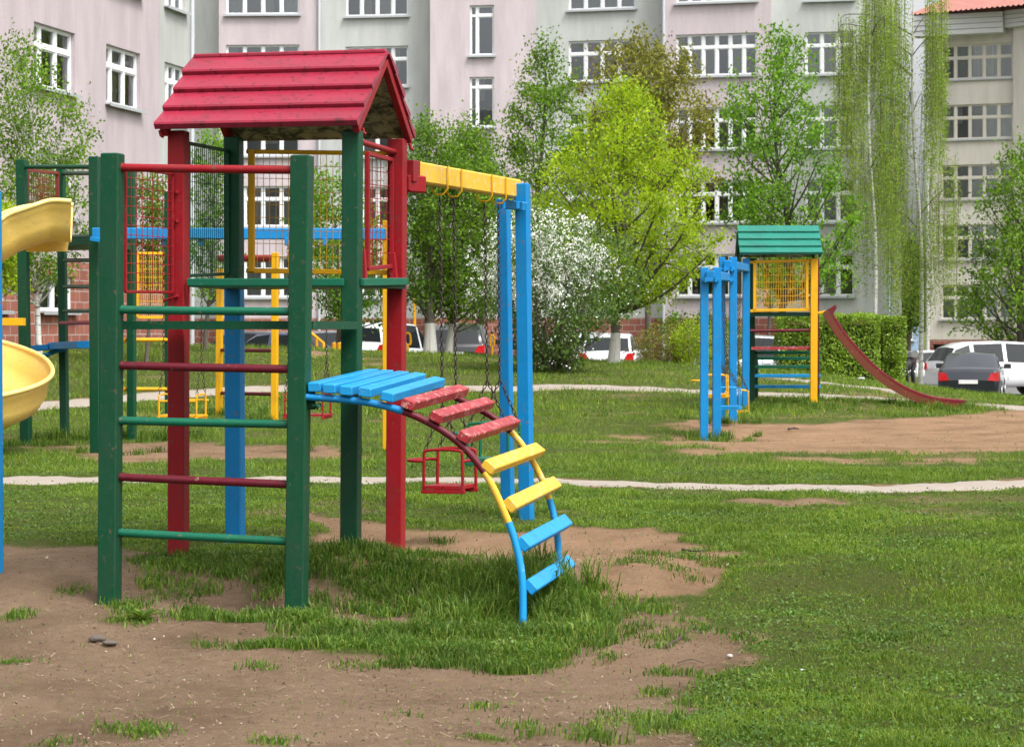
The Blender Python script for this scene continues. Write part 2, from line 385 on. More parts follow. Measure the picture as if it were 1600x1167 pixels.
# ------------------------------------------------------------------ grass
rng = np.random.default_rng(7)
def blades(X, Y, Z, H, W, LEAN, seg=2, droop=.5):
    """arrays of blades as ribbons"""
    n = len(X); th = rng.uniform(0, 2 * np.pi, n); ld = rng.uniform(0, 2 * np.pi, n)
    wx, wy = np.cos(th) * W / 2, np.sin(th) * W / 2; lx, ly = np.cos(ld) * LEAN * H, np.sin(ld) * LEAN * H
    base = np.stack((X, Y, Z), 1); sd_ = np.stack((wx, wy, 0 * wx), 1)
    if seg == 1:
        V = np.stack((base - sd_, base + sd_, base + np.stack((lx, ly, H), 1)), 1).reshape(-1, 3)
        return V, (np.arange(n)[:, None] * 3 + np.array([[0, 1, 2]]))
    mid = base + np.stack((lx * .35, ly * .35, H * .6), 1); tip = base + np.stack((lx, ly, H * (1 - droop * LEAN * .6)), 1)
    V = np.stack((base - sd_, base + sd_, mid + sd_ * .8, mid - sd_ * .8, tip), 1).reshape(-1, 3)
    o = np.arange(n)[:, None] * 5
    return V, np.concatenate((o + np.array([[0, 1, 2]]), o + np.array([[0, 2, 3]]), o + np.array([[3, 2, 4]])), 0)
GRASSM = leafmat('grass', (.085, .175, .014), (.155, .275, .024), (.32, .38, .06), .4, .5, .8)
GRASSD = leafmat('long grass', (.06, .135, .014), (.11, .22, .022), (.27, .33, .07), .38, .45, 2.0)
WEEDM = leafmat('lawn weeds', (.045, .11, .014), (.08, .17, .022), (.13, .23, .04), .25, .45, 1.5)
def scatter(n, y0, y1, pw=1.0, spread=.262):
    """points over the fan between two distances, thinner with distance"""
    u = rng.uniform(0, 1, n); e = 2 - pw * 1.0
    if abs(e) < 1e-6: Y = y0 * (y1 / y0) ** u
    else: Y = (y0 ** e + u * (y1 ** e - y0 ** e)) ** (1 / e)
    X = rng.uniform(-spread, spread, n) * Y
    return X, Y
def lawn_density(X, Y):
    m, t = bare(X, Y); tuft = fbm(X * 2.2, Y * 2.2, 77)
    return np.clip(1 - m * 1.18, .012, 1) * (.62 + .38 * sstep(.35, .6, tuft))
Vs = []; Fs = []; off = 0
for n, y0, y1, h0, h1, w_, seg in ((400000, 8.4, 15.5, .018, .052, .0042, 2), (380000, 15, 24, .020, .056, .0058, 2), (190000, 24, 38, .03, .075, .0095, 1), (150000, 38, 61.5, .05, .12, .018, 1)):
    X, Y = scatter(n, y0, y1, 2.2 if y0 > 20 else 1.05); d = lawn_density(X, Y); k = rng.uniform(0, 1, n) < d; X = X[k]; Y = Y[k]; d = d[k]
    k = path_dist(X, Y) > -.02 - .22 * np.maximum(0, fbm(X * 4, Y * 4, 8) - .5) * 2; X = X[k]; Y = Y[k]; d = d[k]
    big = fbm(X * 1.1, Y * 1.1, 31)
    H = rng.uniform(h0, h1, len(X)) * (.6 + .8 * sstep(.4, .7, big)) * (.5 + .5 * d)
    V, FC = blades(X, Y, terrain(X, Y) - .008, H, w_ * rng.uniform(.6, 1.3, len(X)), rng.uniform(.2, 1.1, len(X)), seg)
    Vs.append(V); Fs.append(FC + off); off += len(V)
tag(mesh_obj('lawn_grass', np.concatenate(Vs), np.concatenate(Fs), GRASSM), 'short green grass covering the playground lawn', 'grass', kind='stuff')
# broad-leaved weeds between the blades
def leaf_quads(C, size, flat=.5, asp=.5):
    n = len(C); az = rng.uniform(0, 2 * np.pi, n); tl = rng.normal(0, flat, n)
    a = np.stack((np.cos(az) * np.cos(tl), np.sin(az) * np.cos(tl), np.sin(tl)), 1)
    r = rng.normal(0, 1, (n, 3)); r[:, 2] *= flat; b = np.cross(a, r); b = np.cross(b, a) * (1 - flat) + b * flat if flat > .9 else np.cross(a, np.array([[0, 0, 1.]]) + rng.normal(0, flat * .6, (n, 3)))
    b /= np.linalg.norm(b, axis=1)[:, None] + 1e-9
    s_ = size[:, None] if isinstance(size, np.ndarray) else size
    a = a * s_ / 2; b = b * s_ / 2 * asp
    V = np.stack((C - a, C + b, C + a, C - b), 1).reshape(-1, 3)
    return V, np.arange(n)[:, None] * 4 + np.array([[0, 1, 2, 3]])
X, Y = scatter(200000, 8.4, 30, 1.4); k = (rng.uniform(0, 1, len(X)) < lawn_density(X, Y) * (.25 + .75 * sstep(.42, .62, fbm(X * 1.7, Y * 1.7, 55)))) & (path_dist(X, Y) > 0); X = X[k]; Y = Y[k]
C = np.stack((X, Y, terrain(X, Y) + rng.uniform(.004, .035, len(X))), 1)
V, FC = leaf_quads(C, rng.uniform(.010, .028, len(X)), .6, .6)
tag(mesh_obj('lawn_weeds', V, FC, WEEDM), 'low broad leaved weeds mixed into the lawn', 'weeds', kind='stuff')
# long grass on the mound and round the feet of the posts: (x px, y px or None, Z, rx, ry, n, height)
def tuft_set(spec, cap=.05):
    Vs = []; Fs = []; off = 0
    for X0, Y0, rx, ry, n, h in spec:
        cl = rng.normal(0, 1, (max(3, n // 55), 2)) * [rx, ry]; ci = rng.integers(0, len(cl), n)
        p = cl[ci] + rng.normal(0, cap, (n, 2)); X = X0 + p[:, 0]; Y = Y0 + p[:, 1]
        hh = rng.uniform(.35, 1, n) * h * rng.uniform(.6, 1.15, len(cl))[ci]
        V, FC = blades(X, Y, terrain(X, Y) - .01, hh, rng.uniform(.004, .008, n) * (1 + Y0 / 60), rng.uniform(.15, .95, n), 2, .8)
        Vs.append(V); Fs.append(FC + off); off += len(V)
    return np.concatenate(Vs), np.concatenate(Fs)
def at(px, Z): return ((px - 800) / F * Z, Z)
mound = []
for px, Z, rx, ry, n, h in ((310, 14.6, .18, .22, 1700, .09), (260, 14.0, .12, .14, 450, .08), (380, 14.5, .2, .25, 1700, .10), (430, 14.1, .16, .16, 900, .11), (520, 14.4, .22, .2, 2300, .13),
    (600, 14.0, .22, .22, 2600, .11), (680, 13.8, .22, .24, 2700, .12), (750, 13.7, .16, .24, 2800, .20), (800, 13.9, .16, .22, 3200, .30), (850, 13.6, .12, .2, 2200, .15), (880, 13.6, .14, .2, 1400, .15),
    (690, 13.0, .22, .14, 1300, .10), (770, 12.9, .14, .16, 1400, .11), (870, 12.9, .12, .2, 1500, .12), (810, 12.3, .2, .14, 1500, .07), (860, 12.2, .12, .1, 700, .08), (600, 12.9, .2, .1, 800, .10), (470, 13.1, .14, .14, 1200, .10), (540, 12.7, .18, .12, 1300, .10), (430, 12.4, .12, .06, 500, .07), (500, 12.35, .16, .05, 900, .08), (570, 12.3, .16, .06, 1100, .09), (640, 12.35, .18, .1, 1500, .10), (700, 12.2, .16, .1, 1500, .10), (750, 12.0, .14, .06, 1100, .09), (800, 11.85, .12, .05, 900, .08), (620, 11.9, .14, .04, 500, .06), (360, 13.1, .15, .07, 700, .09),
    (330, 13.4, .12, .12, 600, .08), (200, 13.55, .08, .1, 350, .08), (205, 13.0, .08, .05, 200, .05), (660, 15.0, .12, .15, 500, .08), (560, 15.0, .2, .15, 1300, .11), (270, 15.0, .12, .1, 500, .10), (350, 15.2, .2, .2, 1200, .09), (30, 13.3, .05, .04, 220, .07), (120, 14.0, .06, .03, 120, .04),
    (930, 13.2, .14, .25, 900, .09), (980, 13.6, .2, .2, 800, .07), (1080, 12.6, .2, .2, 800, .06), (1100, 14.6, .25, .15, 700, .05), (940, 14.0, .03, .02, 60, .04), (1060, 15.0, .15, .15, 350, .05), (1140, 15.6, .2, .2, 500, .06), (1105, 16.6, .05, .04, 90, .04), (1050, 10.1, .4, .2, 1500, .07), (1180, 11.0, .3, .3, 1200, .07), (1350, 12.5, .15, .1, 500, .08), (1010, 14.8, .04, .04, 80, .04)):
    x, y = at(px, Z); mound.append((x, y, rx, ry, n, h))
for q in range(34):      # stray tufts on the trodden ground
    px_, Z_ = rng.uniform(0, 1250), rng.uniform(9.5, 17); x_, y_ = at(px_, Z_)
    if .3 < bare(np.array([x_]), np.array([y_]))[0][0]: mound.append((x_, y_, .04, .03, int(rng.uniform(30, 160)), rng.uniform(.03, .07)))
for px_, Z_, h_ in ((1100, 33.6, .16), (1122, 33.6, .16), (1112, 33.9, .2), (1146, 36.6, .15), (1166, 40.8, .15), (1180, 40.8, .16), (1200, 41, .12), (1230, 41, .12), (1272, 40.9, .16), (1300, 41, .12), (1440, 41, .12), (1470, 41, .22), (1490, 41, .2), (1400, 41, .12), (1340, 41, .12), (41, 28.8, .16), (150, 27.6, .10), (101, 30.3, .25), (130, 30.3, .22), (80, 30.4, .2), (206, 30, .25), (230, 30.5, .25), (250, 30.5, .2), (342, 38.3, .2), (360, 38.3, .2), (429, 36.8, .16), (603, 27.6, .12), (815, 18.4, .10), (795, 18.6, .10)):
    x_, y_ = at(px_, Z_); mound.append((x_, y_, .012 * Z_, .010 * Z_, 420, h_ * 1.25))
V, FC = tuft_set(mound)
tag(mesh_obj('long_grass', V, FC, GRASSD), 'long tufty grass on the worn mound under the red roofed tower', 'grass', kind='stuff')

# crumbs of soil, grit and dry straw lying on the bare soil near the camera
n = 26000; X, Y = scatter(n, 8.3, 19, 2.0); bm_, _t = bare(X, Y); k = bm_ > .55; X = X[k]; Y = Y[k]; n = len(X)
r_ = rng.gamma(1.6, .0022, n).clip(.0015, .018); oc = np.array([[1, 0, 0], [0, 1, 0], [-1, 0, 0], [0, -1, 0], [0, 0, 1.]]); th = rng.uniform(0, 6.28, n)
V = oc[None] * r_[:, None, None] * rng.uniform(.5, 1.3, (n, 5, 1)); c_, s_ = np.cos(th)[:, None], np.sin(th)[:, None]
V = np.stack((V[..., 0] * c_ - V[..., 1] * s_, V[..., 0] * s_ + V[..., 1] * c_, V[..., 2] * .7), 2) + np.stack((X, Y, terrain(X, Y) - .010), 1)[:, None]
FC = (np.arange(n)[:, None, None] * 5 + np.array([[0, 1, 4], [1, 2, 4], [2, 3, 4], [3, 0, 4]])[None]).reshape(-1, 3)
m, nt, N, L, B = mat('soil crumbs'); gg = N.new('ShaderNodeNewGeometry'); L.new(ramp(N, L, gg.outputs['Random Per Island'], [(0, (.05, .032, .02)), (.45, (.13, .085, .055)), (.85, (.24, .17, .12)), (1, (.33, .27, .21))]), B.inputs['Base Color']); B.inputs['Roughness'].default_value = .95
tag(mesh_obj('soil_crumbs', V.reshape(-1, 3), FC, m), 'loose crumbs and grit scattered on the bare soil', 'grit', kind='stuff')
X, Y = scatter(9000, 8.3, 18, 2.0); bm_, _t = bare(X, Y); k = (bm_ > .15) & (rng.uniform(0, 1, len(X)) < .2 + .8 * (fbm(X * 2, Y * 2, 91) > .52)); X = X[k]; Y = Y[k]; n = len(X)
th = rng.uniform(0, 6.28, n); l_ = rng.uniform(.015, .07, n); d_ = np.stack((np.cos(th), np.sin(th), rng.normal(0, .15, n)), 1) * l_[:, None] / 2; w_ = np.stack((-np.sin(th), np.cos(th), 0 * th), 1) * .0014; c_ = np.stack((X, Y, terrain(X, Y) + .002), 1)
V = np.stack((c_ - d_ - w_, c_ + d_ - w_, c_ + d_ + w_, c_ - d_ + w_), 1).reshape(-1, 3)
m, nt, N, L, B = mat('dry straw'); gg = N.new('ShaderNodeNewGeometry'); L.new(ramp(N, L, gg.outputs['Random Per Island'], [(0, (.10, .07, .04)), (.5, (.26, .20, .11)), (1, (.42, .35, .22))]), B.inputs['Base Color']); B.inputs['Roughness'].default_value = .8
tag(mesh_obj('dry_straw', V, np.arange(n)[:, None] * 4 + np.array([[0, 1, 2, 3]]), m), 'dry straw and dead grass stalks strewn over the soil', 'straw', kind='stuff')
# ------------------------------------------------------------------ play equipment
Uv = Vector((.977, -.214, 0)); Vv = Vector((.218, .976, 0))
def post(name, pt, pb, Z, w_, m, root, side=Uv, sink=.25):
    a = P(*pt, Z); b = P(*pb, Z); d = (b - a).normalized(); b = b + d * sink
    return MB().bar(a, b, w_, w_, side=side, b=.007).build(name, m, root)
def mesh_panel(name, c, nv, nh, m, root, r=.0028, frame=0, bulge=0, fr_mat=None):
    """welded wire panel, corners c: top-left, top-right, bottom-right, bottom-left"""
    tl, tr, br, bl = [Vector(q) for q in c]; mb = MB(); nrm = (tr - tl).cross(bl - tl).normalized()
    def pt(u, v): return (tl.lerp(tr, u)).lerp(bl.lerp(br, u), v) + nrm * bulge * math.sin(math.pi * u)
    for i in range(nv + 1): mb.tube([pt(i / nv, 0), pt(i / nv, 1)], r, 5)
    for j in range(nh + 1):
        k = 6 if bulge else 1
        mb.tube([pt(q / k, (j + .0) / nh) + nrm * r * 1.6 for q in range(k + 1)], r, 5)
    o = mb.build(name, m, root)
    if frame:
        fb = MB(); w_ = frame
        for a, b in ((tl, tr), (tr, br), (br, bl), (bl, tl)): fb.bar(a, b, w_, w_, side=nrm, b=.003)
        fb.build('panel_frame', fr_mat or m, o)
    return o
def chain(mb, a, b, pitch=.034, wire=.0042):
    a = Vector(a); b = Vector(b); n = max(2, int((b - a).length / pitch)); d = (b - a) / n; L_ = d.length; dn = d.normalized()
    x = Vector((1, 0, 0)); x = (x - dn * x.dot(dn)).normalized(); y = dn.cross(x)
    for i in range(n):
        c = a + d * (i + .5); s_ = x if i % 2 else y; s_ = (s_ + (y if i % 2 else x) * .25).normalized(); hl = L_ * .5 + wire * .9; hw = L_ * .30
        pts = [c + dn * hl * math.sin(t) + s_ * hw * max(-1, min(1, 1.35 * math.cos(t))) for t in [2 * math.pi * k / 8 + .39 for k in range(8)]]
        mb.tube(pts, wire, 4, loop=True)
def swing(label, group, pa, pb, seat_c, dirs, m, seatz, side_h=.30, sx=.30, sy=.30, ring=True, rgh=.0, cat='swing', vj=.33, pitch=.034):
    """pa, pb hanging points on the beam; seat_c centre of seat (x, y); dirs = (forward, along the beam)"""
    fw, al = [Vector(q).normalized() for q in dirs]; pa = Vector(pa); pb = Vector(pb)
    c = Vector((seat_c[0], seat_c[1], seatz)); root = thing('swing', label, cat, (c.x, c.y, seatz), group)
    fr = MB(); seat = MB(); r = .0115; up = Vector((0, 0, 1))
    for hang, s_ in ((pa, -1), (pb, 1)):
        cb = MB(); o = c + al * s_ * sy / 2; tops = []
        for f_ in (-1, 1): tops.append(o + fw * f_ * sx / 2 * .92 + up * side_h)
        fr.tube(crom([o - fw * sx / 2 - up * .01, o - fw * sx / 2 * .97 + up * side_h * .8, o - fw * sx / 2 * .8 + up * side_h, o + fw * sx / 2 * .8 + up * side_h, o + fw * sx / 2 * .97 + up * side_h * .8, o + fw * sx / 2 - up * .01], 4), r, 8)
        vj_ = (tops[0] + tops[1]) / 2 + (hang - (tops[0] + tops[1]) / 2).normalized() * vj
        chain(cb, hang, vj_, pitch); chain(cb, vj_, tops[0], pitch); chain(cb, vj_, tops[1], pitch); cb.build('chain', CHAIN, root)
    fr.build('side_frame', m, root)
    for k in (-1, 1): seat.obox(c + fw * k * sx * .25 + up * .008, fw * sx * .235, al * sy * .56, up * .012)
    seat.build('seat_slat', m, root)
    bs = MB()
    for k in (-1, 1): bs.bar(c - fw * sx * .56 + al * k * sy * .5 - up * .022, c + fw * sx * .56 + al * k * sy * .5 - up * .022, .03, .03, side=al)
    bs.build('seat_rail', m, root)
    if ring:
        rb = MB(); h = up * side_h * .72
        q = [c - al * sy / 2 - fw * sx / 2 + h, c - al * sy * .5 - fw * sx * .75 + h, c - al * sy * .28 - fw * sx * .98 + h, c - fw * sx * 1.02 + h, c + al * sy * .28 - fw * sx * .98 + h, c + al * sy * .5 - fw * sx * .75 + h, c + al * sy / 2 - fw * sx / 2 + h]
        rb.tube(crom(q, 4), r, 8); rb.tube([c - al * sy / 2 + fw * sx * .48 + h, c + al * sy / 2 + fw * sx * .48 + h], r, 8)
        rb.build('guard_bar', m, root)
    return root
def gable_roof(root, origin, u, v, s0, s1, v0, vr, v1, z_eave0, z_ridge, z_eave1, rows, m, under, trim, t=.035):
    """plank roof: rows of lapped boards on both slopes, gable ends open"""
    up = Vector((0, 0, 1)); O = Vector((origin.x, origin.y, 0))
    def pt(s_, vv, z): return O + u * s_ + v * vv + up * z
    for (va, za, nm) in ((v0, z_eave0, 'roof_slope'), (v1, z_eave1, 'roof_slope')):
        mb = MB(); n0 = pt(0, vr, z_ridge) - pt(0, va, za); L_ = n0.length; d = n0.normalized(); nn = u.cross(d); nn = nn if nn.z > 0 else -nn
        for k in range(rows):
            a = L_ * k / rows - (.0 if k == 0 else .02); b = L_ * (k + 1) / rows + (.012 if k < rows - 1 else .0)
            rs = []
            js = random.uniform(-.008, .008)
            for e, th in ((s0 + js, 0), (s1 + js, 0)):
                q = [pt(e, va, za) + d * a + nn * .012, pt(e, va, za) + d * a + nn * (t + .012), pt(e, va, za) + d * (a + .012) + nn * (t + .02), pt(e, va, za) + d * b + nn * (t * .45), pt(e, va, za) + d * b + nn * 0]
                rs.append(q)
            mb.sweep([[p + u * .008 * sg for p in rs[i]] if False else rs[i] for i, sg in ((0, -1), (1, 1))])
        o = mb.build(nm, m, root)
        ub = MB(); e = .06
        ub.quad(pt(s0 + .02, va, za) + d * .02 - nn * .002, pt(s1 - .02, va, za) + d * .02 - nn * .002, pt(s1 - .02, vr, z_ridge) - d * .03 - nn * .002, pt(s0 + .02, vr, z_ridge) - d * .03 - nn * .002)
        ub.quad(pt(s0 + .02, va, za) + d * .02 + nn * .008, pt(s1 - .02, va, za) + d * .02 + nn * .008, pt(s1 - .02, vr, z_ridge) - d * .03 + nn * .008, pt(s0 + .02, vr, z_ridge) - d * .03 + nn * .008)
        ub.build('underside', under, o)
        tb = MB()
        for e in (s0 + .035, s1 - .035):
            tb.bar(pt(e, va, za) + d * .03 - nn * .035, pt(e, vr, z_ridge) - d * .035 - nn * .035, .045, .06, side=u)
        tb.build('rafter', trim, o)
random.seed(4)
ZA, ZB, ZC, ZD, ZE, ZF = 15.0, 16.05, 14.75, 15.8, 13.72, 13.49
tw = thing('play_tower', 'near climbing tower with crimson gabled roof, green wall bars and rainbow arched ladder', 'play tower', (-1.4, 14.9, 0))
PW = .113
post('post', (279, 205), (279, 872), ZA, PW, RED, tw)
o_ = MB(); o_.bar(P(365, 215, ZB), P(366, 440, ZB), PW, PW, side=Uv, b=.007); o_.m = 1; o_.bar(P(366, 440.3, ZB), P(368, 880, ZB), PW, PW, side=Uv, b=.007)
o_.build('post', [GREEN, BLUE], tw)
post('post', (551, 204), (548, 862), ZC, PW, GREEN, tw)
post('post', (621, 218), (618, 870), ZD, PW, RED, tw)
post('post', (176, 240), (171, 955), ZE, PW, GREEN, tw)
post('post', (472, 243), (463, 962), ZF, PW, GREEN, tw)
A0 = P(279, 510, ZA); A0.z = 0
gable_roof(tw, A0, Uv, Vv, -.09, 1.27, -.17, .53, 1.22, 2.76, 3.30, 2.79, 4, ROOFRED, WOODRAW, RED, .038)
mb = MB()   # ridge board
mb.bar(Vector((A0.x, A0.y, 3.318)) + Uv * -.09 + Vv * .53, Vector((A0.x, A0.y, 3.318)) + Uv * 1.255 + Vv * .53, .06, .03, side=Vv, b=.008); mb.build('ridge_cap', ROOFRED, tw)
# platforms
def slab(root, c, z, th, m):
    """floor slab, c four px/Z corners"""
    mb = MB(); top = []; bot = []
    for q in c: top.append(Vector((q[0], q[1], z))); bot.append(Vector((q[0], q[1], z - th)))
    V = bot + top; mb.add(V, [(3, 2, 1, 0), (4, 5, 6, 7), (0, 1, 5, 4), (1, 2, 6, 5), (2, 3, 7, 6), (3, 0, 4, 7)]); return mb.build('platform', m, root)
def gxy(px, Z): return ((px - 800) / F * Z, Z)
slab(tw, [gxy(157, 13.86), gxy(489, 13.62), gxy(559, 14.66), gxy(262, 14.91)], 1.532, .05, GREEN)
slab(tw, [gxy(296, 15.0), gxy(566, 14.84), gxy(634, 15.72), gxy(352, 16.0)], 1.80, .045, GREEN)
mb = MB(); mb.bar(P(293, 441, 14.92), P(537, 441, 14.67), .035, .048, side=Vv); mb.bar(P(566, 441, 14.72), P(635, 440, 15.72), .03, .05, side=Uv); mb.build('platform_beam', GREEN_L, tw)
mb = MB(); mb.bar(P(594, 438, 15.6), P(627, 438, 15.68), .12, .02, side=Vv); mb.build('edge_plate', STEEL, tw)
# wall bars between the two front posts
for (ya, yb, m_) in ((262, 266, RED), (484, 487, GREEN_L), (571, 577, MAROON), (657, 663, GREEN_L), (745, 757, MAROON), (832, 846, GREEN_L)):
    mb = MB(); mb.tube([P(186, ya, ZE), P(300, ya * .6 + yb * .4 + .5, ZE * .6 + ZF * .4), P(462, yb, ZF)], .0245, 12)
    for q, Zq, yq in ((190, ZE, ya), (455, ZF, yb)): mb.tube([P(q, yq, Zq), P(q + 3, yq, Zq)], .029, 12)
    mb.build('rung', m_, tw)
# wire panels
mesh_panel('mesh_panel', (P(196, 262, ZE + .06), P(270, 272, ZA - .06), P(270, 457, ZA - .06), P(196, 456, ZE + .06)), 9, 13, RED, tw, frame=.018)
mesh_panel('mesh_panel', (P(294, 224, ZA + .06), P(356, 236, ZB - .06), P(356, 428, ZB - .06), P(294, 431, ZA + .06)), 20, 7, GREEN, tw, frame=.022, r=.0024)
mesh_panel('mesh_panel', (P(392, 238, ZB), P(600, 242, ZD + .05), P(600, 424, ZD + .05), P(392, 421, ZB)), 21, 9, YELLOW, tw, r=.0024)
mb = MB(); mb.bar(P(393, 234, ZB), P(393, 425, ZB), .045, .03, side=Uv); mb.bar(P(385, 237, ZB + .02), P(606, 240, ZD + .05), .02, .03, side=Vv); mb.bar(P(385, 423, ZB + .02), P(606, 426, ZD + .05), .02, .035, side=Vv); mb.build('panel_frame', YELLOW, tw)
pb_ = mesh_panel('mesh_panel', (P(574, 240, ZC + .12), P(612, 250, ZD - .08), P(612, 416, ZD - .08), P(574, 420, ZC + .12)), 8, 8, RED, tw, bulge=.05, frame=.028)
mb = MB(); mb.tube([P(564, 222, ZC + .05), P(618, 238, ZD - .02)], .02, 10); mb.bar(P(566, 390, ZC + .07), P(569, 438, ZC + .07), .04, .04, side=Uv); mb.bar(P(612, 395, ZD - .1), P(616, 438, ZD - .1), .05, .04, side=Uv); mb.build('handrail', RED, tw)
# bolts on the red post
mb = MB()
for y in (300, 345, 462):
    mb.tube([P(276, y, ZA - .058), P(277, y, ZA - .085)], .011, 8)
mb.tube([P(255, 470, ZA - .07), P(278, 463, ZA - .09)], .008, 8); mb.build('bolt', RED, tw)
mb = MB()
for (q, yq, Zq) in ((250, 212, 14.9), (640, 232, 15.7), (566, 208, 14.9)): mb.tube([P(q, yq - 8, Zq), P(q + 2, yq, Zq), P(q + 6, yq + 2, Zq)], .012, 8)
mb.build('roof_bracket', RED, tw)
# arched ladder
def seg_rail(pts, Zs, cuts, name, root):
    pp = crom([P(x, y, z) for (x, y), z in zip(pts, Zs)], 8); xs = [800 + F * p.x / p.y for p in pp]; ys_ = [HZ + F * (CAMZ - p.z) / p.y for p in pp]
    mb = MB(); mats = []; start = 0
    for k, (lim, m_) in enumerate(cuts):
        end = next((i for i, yy in enumerate(ys_) if yy > lim), len(pp) - 1)
        if end > start: mb.m = k; mb.tube(pp[start:end + 1], .0215, 10); start = end
        mats.append(m_)
    mb.build(name, mats, root)
arch = MB()
lad = bpy.data.objects.new('arched_ladder', None); COL.objects.link(lad); lad.parent = tw; lad.empty_display_size = .1
Zn = [13.45, 13.43, 13.40, 13.37, 13.33, 13.3, 13.27, 13.25, 13.22, 13.2, 13.2]
seg_rail([(478, 620), (545, 625), (600, 634), (660, 655), (715, 690), (757, 738), (786, 795), (806, 850), (816, 905), (817, 975), (817, 990)], Zn, [(641, BLUE), (735, MAROON), (815, YELLOW_L), (2000, BLUE_L)], 'rail', lad)
Zf = [14.85, 14.82, 14.8, 14.76, 14.72, 14.68, 14.66, 14.64, 14.6, 14.6, 14.6]
seg_rail([(560, 598), (620, 598), (676, 605), (726, 628), (775, 655), (812, 690), (845, 745), (864, 800), (872, 850), (873, 930), (873, 945)], Zf, [(606, BLUE), (672, MAROON), (775, YELLOW_L), (2000, BLUE_L)], 'rail', lad)
STEPS = [((490.6, 605), (583, 583), BLUE_L, 0), ((513.8, 607.5), (606, 584.5), BLUE_L, 3), ((540, 610.5), (630, 586.5), BLUE_L, 6), ((569.4, 613), (656, 589), BLUE_L, 10), ((604.4, 620), (686, 596), BLUE_L, 14),
         ((637, 632), (723, 609.4), PINKRED, 26), ((681, 652), (763, 629.4), PINKRED, 33), ((724, 683), (803, 658.4), PINKRED, 38), ((763, 730), (841, 702), YELLOW_L, 47), ((796.6, 789), (867, 755), YELLOW_L, 60), ((817, 850), (884, 814), BLUE_L, 74), ((828, 917), (889, 878), BLUE_L, 82)]
for i, (a, b, m_, ang) in enumerate(STEPS):
    zn = 13.42 - .018 * i; pa = P(*a, zn); pb = P(*b, zn + 1.36); an = math.radians(min(ang, 60) * .8)
    sd_ = Uv * math.cos(an) - Vector((0, 0, 1)) * math.sin(an)
    MB().bar(pa, pb, .078 if i < 8 else .085, .056, side=sd_, b=.006).build('step', m_, lad)
mb = MB(); mb.bar(P(486, 612, 13.5), P(486, 640, 13.5), .05, .03, side=Uv); mb.tube([P(488, 634, 13.46), P(502, 633, 13.46)], .011, 8); mb.tube([P(494, 632, 13.45), P(499, 637, 13.45)], .018, 8); mb.build('bracket', GREEN, lad)

# ---- near swing frame with its yellow beam
sf = thing('swing_stand', 'yellow swing beam carried by two tall blue posts beside the red roofed tower', 'swing frame', (0, 18, 0))
Bd = (P(812, 298, 18.1) - P(640, 268, 16.0)).normalized(); hx = Vector((Bd.y, -Bd.x, 0)).normalized()
post('post', (787, 318), (794, 830), 18.3, .090, BLUE, sf, side=hx); post('post', (816.5, 287), (823, 826), 17.9, .098, BLUE, sf, side=hx)
b0 = P(640, 268, 15.95); b1 = P(806, 296, 18.0)
MB().bar(b0, b1, .10, .145, side=hx, b=.012).build('beam', YELLOW_L, sf)
mb = MB(); mb.bar(b0 + Bd * -.05, b0 + Bd * .07, .105, .15, side=hx); mb.bar(P(634, 287, 15.9), P(661, 289, 16.05), .12, .07, side=Vector((0, 0, 1)) , b=.01); mb.build('beam_bracket', RED, sf)
mb = MB(); mb.bar(P(778, 318, 18.05), P(820, 323, 17.75), .05, .07, side=Vv, b=.006)
for q in (786, 808): mb.tube([P(q, 316, 17.72), P(q, 326, 17.72)], .02, 8)
mb.build('clamp', BLUE, sf)
def on_line(a, b, px, dz):
    """point on line a-b whose bearing is px"""
    k = (px - 800) / F; t = (k * a.y - a.x) / ((b.x - a.x) - k * (b.y - a.y)); q = a.lerp(b, t); q.z += dz; return q
hangs = [on_line(b0, b1, q, -.10) for q in (687, 709, 757, 779)]
mb = MB()
for h_ in hangs:
    mb.tube([h_ + hx * .062 + Vector((0, 0, .17)), h_ + hx * .062 + Vector((0, 0, .01)), h_ + hx * .03 - Vector((0, 0, .03)), h_ - hx * .03 - Vector((0, 0, .03)), h_ - hx * .062 + Vector((0, 0, .01)), h_ - hx * .062 + Vector((0, 0, .17))], .0065, 6)
mb.build('beam_hook', YELLOW, sf)
for h_ in hangs: h_.z -= .04
fw = Vector((.98, -.19, 0)); al = Bd.copy(); al.z = 0; al.normalize()
def seat_xy(px, Z): return ((px - 800) / F * Z, Z)
swing('red baby swing with guard ring hanging on chains behind the arched ladder', 'swings hung from the near yellow beam', hangs[0], hangs[1], seat_xy(703, 16.55), (fw, al), RED, .345, sx=.285, sy=.26, side_h=.27)
swing('green baby swing hanging on chains beside the blue swing posts', 'swings hung from the near yellow beam', hangs[2], hangs[3], seat_xy(772, 17.4), (fw, al), GREEN_L, .49, sx=.31, sy=.26, side_h=.28)
# ---- blue post at the left edge
bp = thing('blue_post', 'single tall blue post standing at the left edge of the photo', 'post', (-3.15, 14.3, 0))
post('shaft', (-12, 300), (-9, 912), 14.3, .09, BLUE, bp); mb = MB(); mb.bar(P(-14, 299, 14.3), P(-14, 297.5, 14.3), .094, .094, side=Uv, b=.003); mb.build('cap', BLUE, bp)

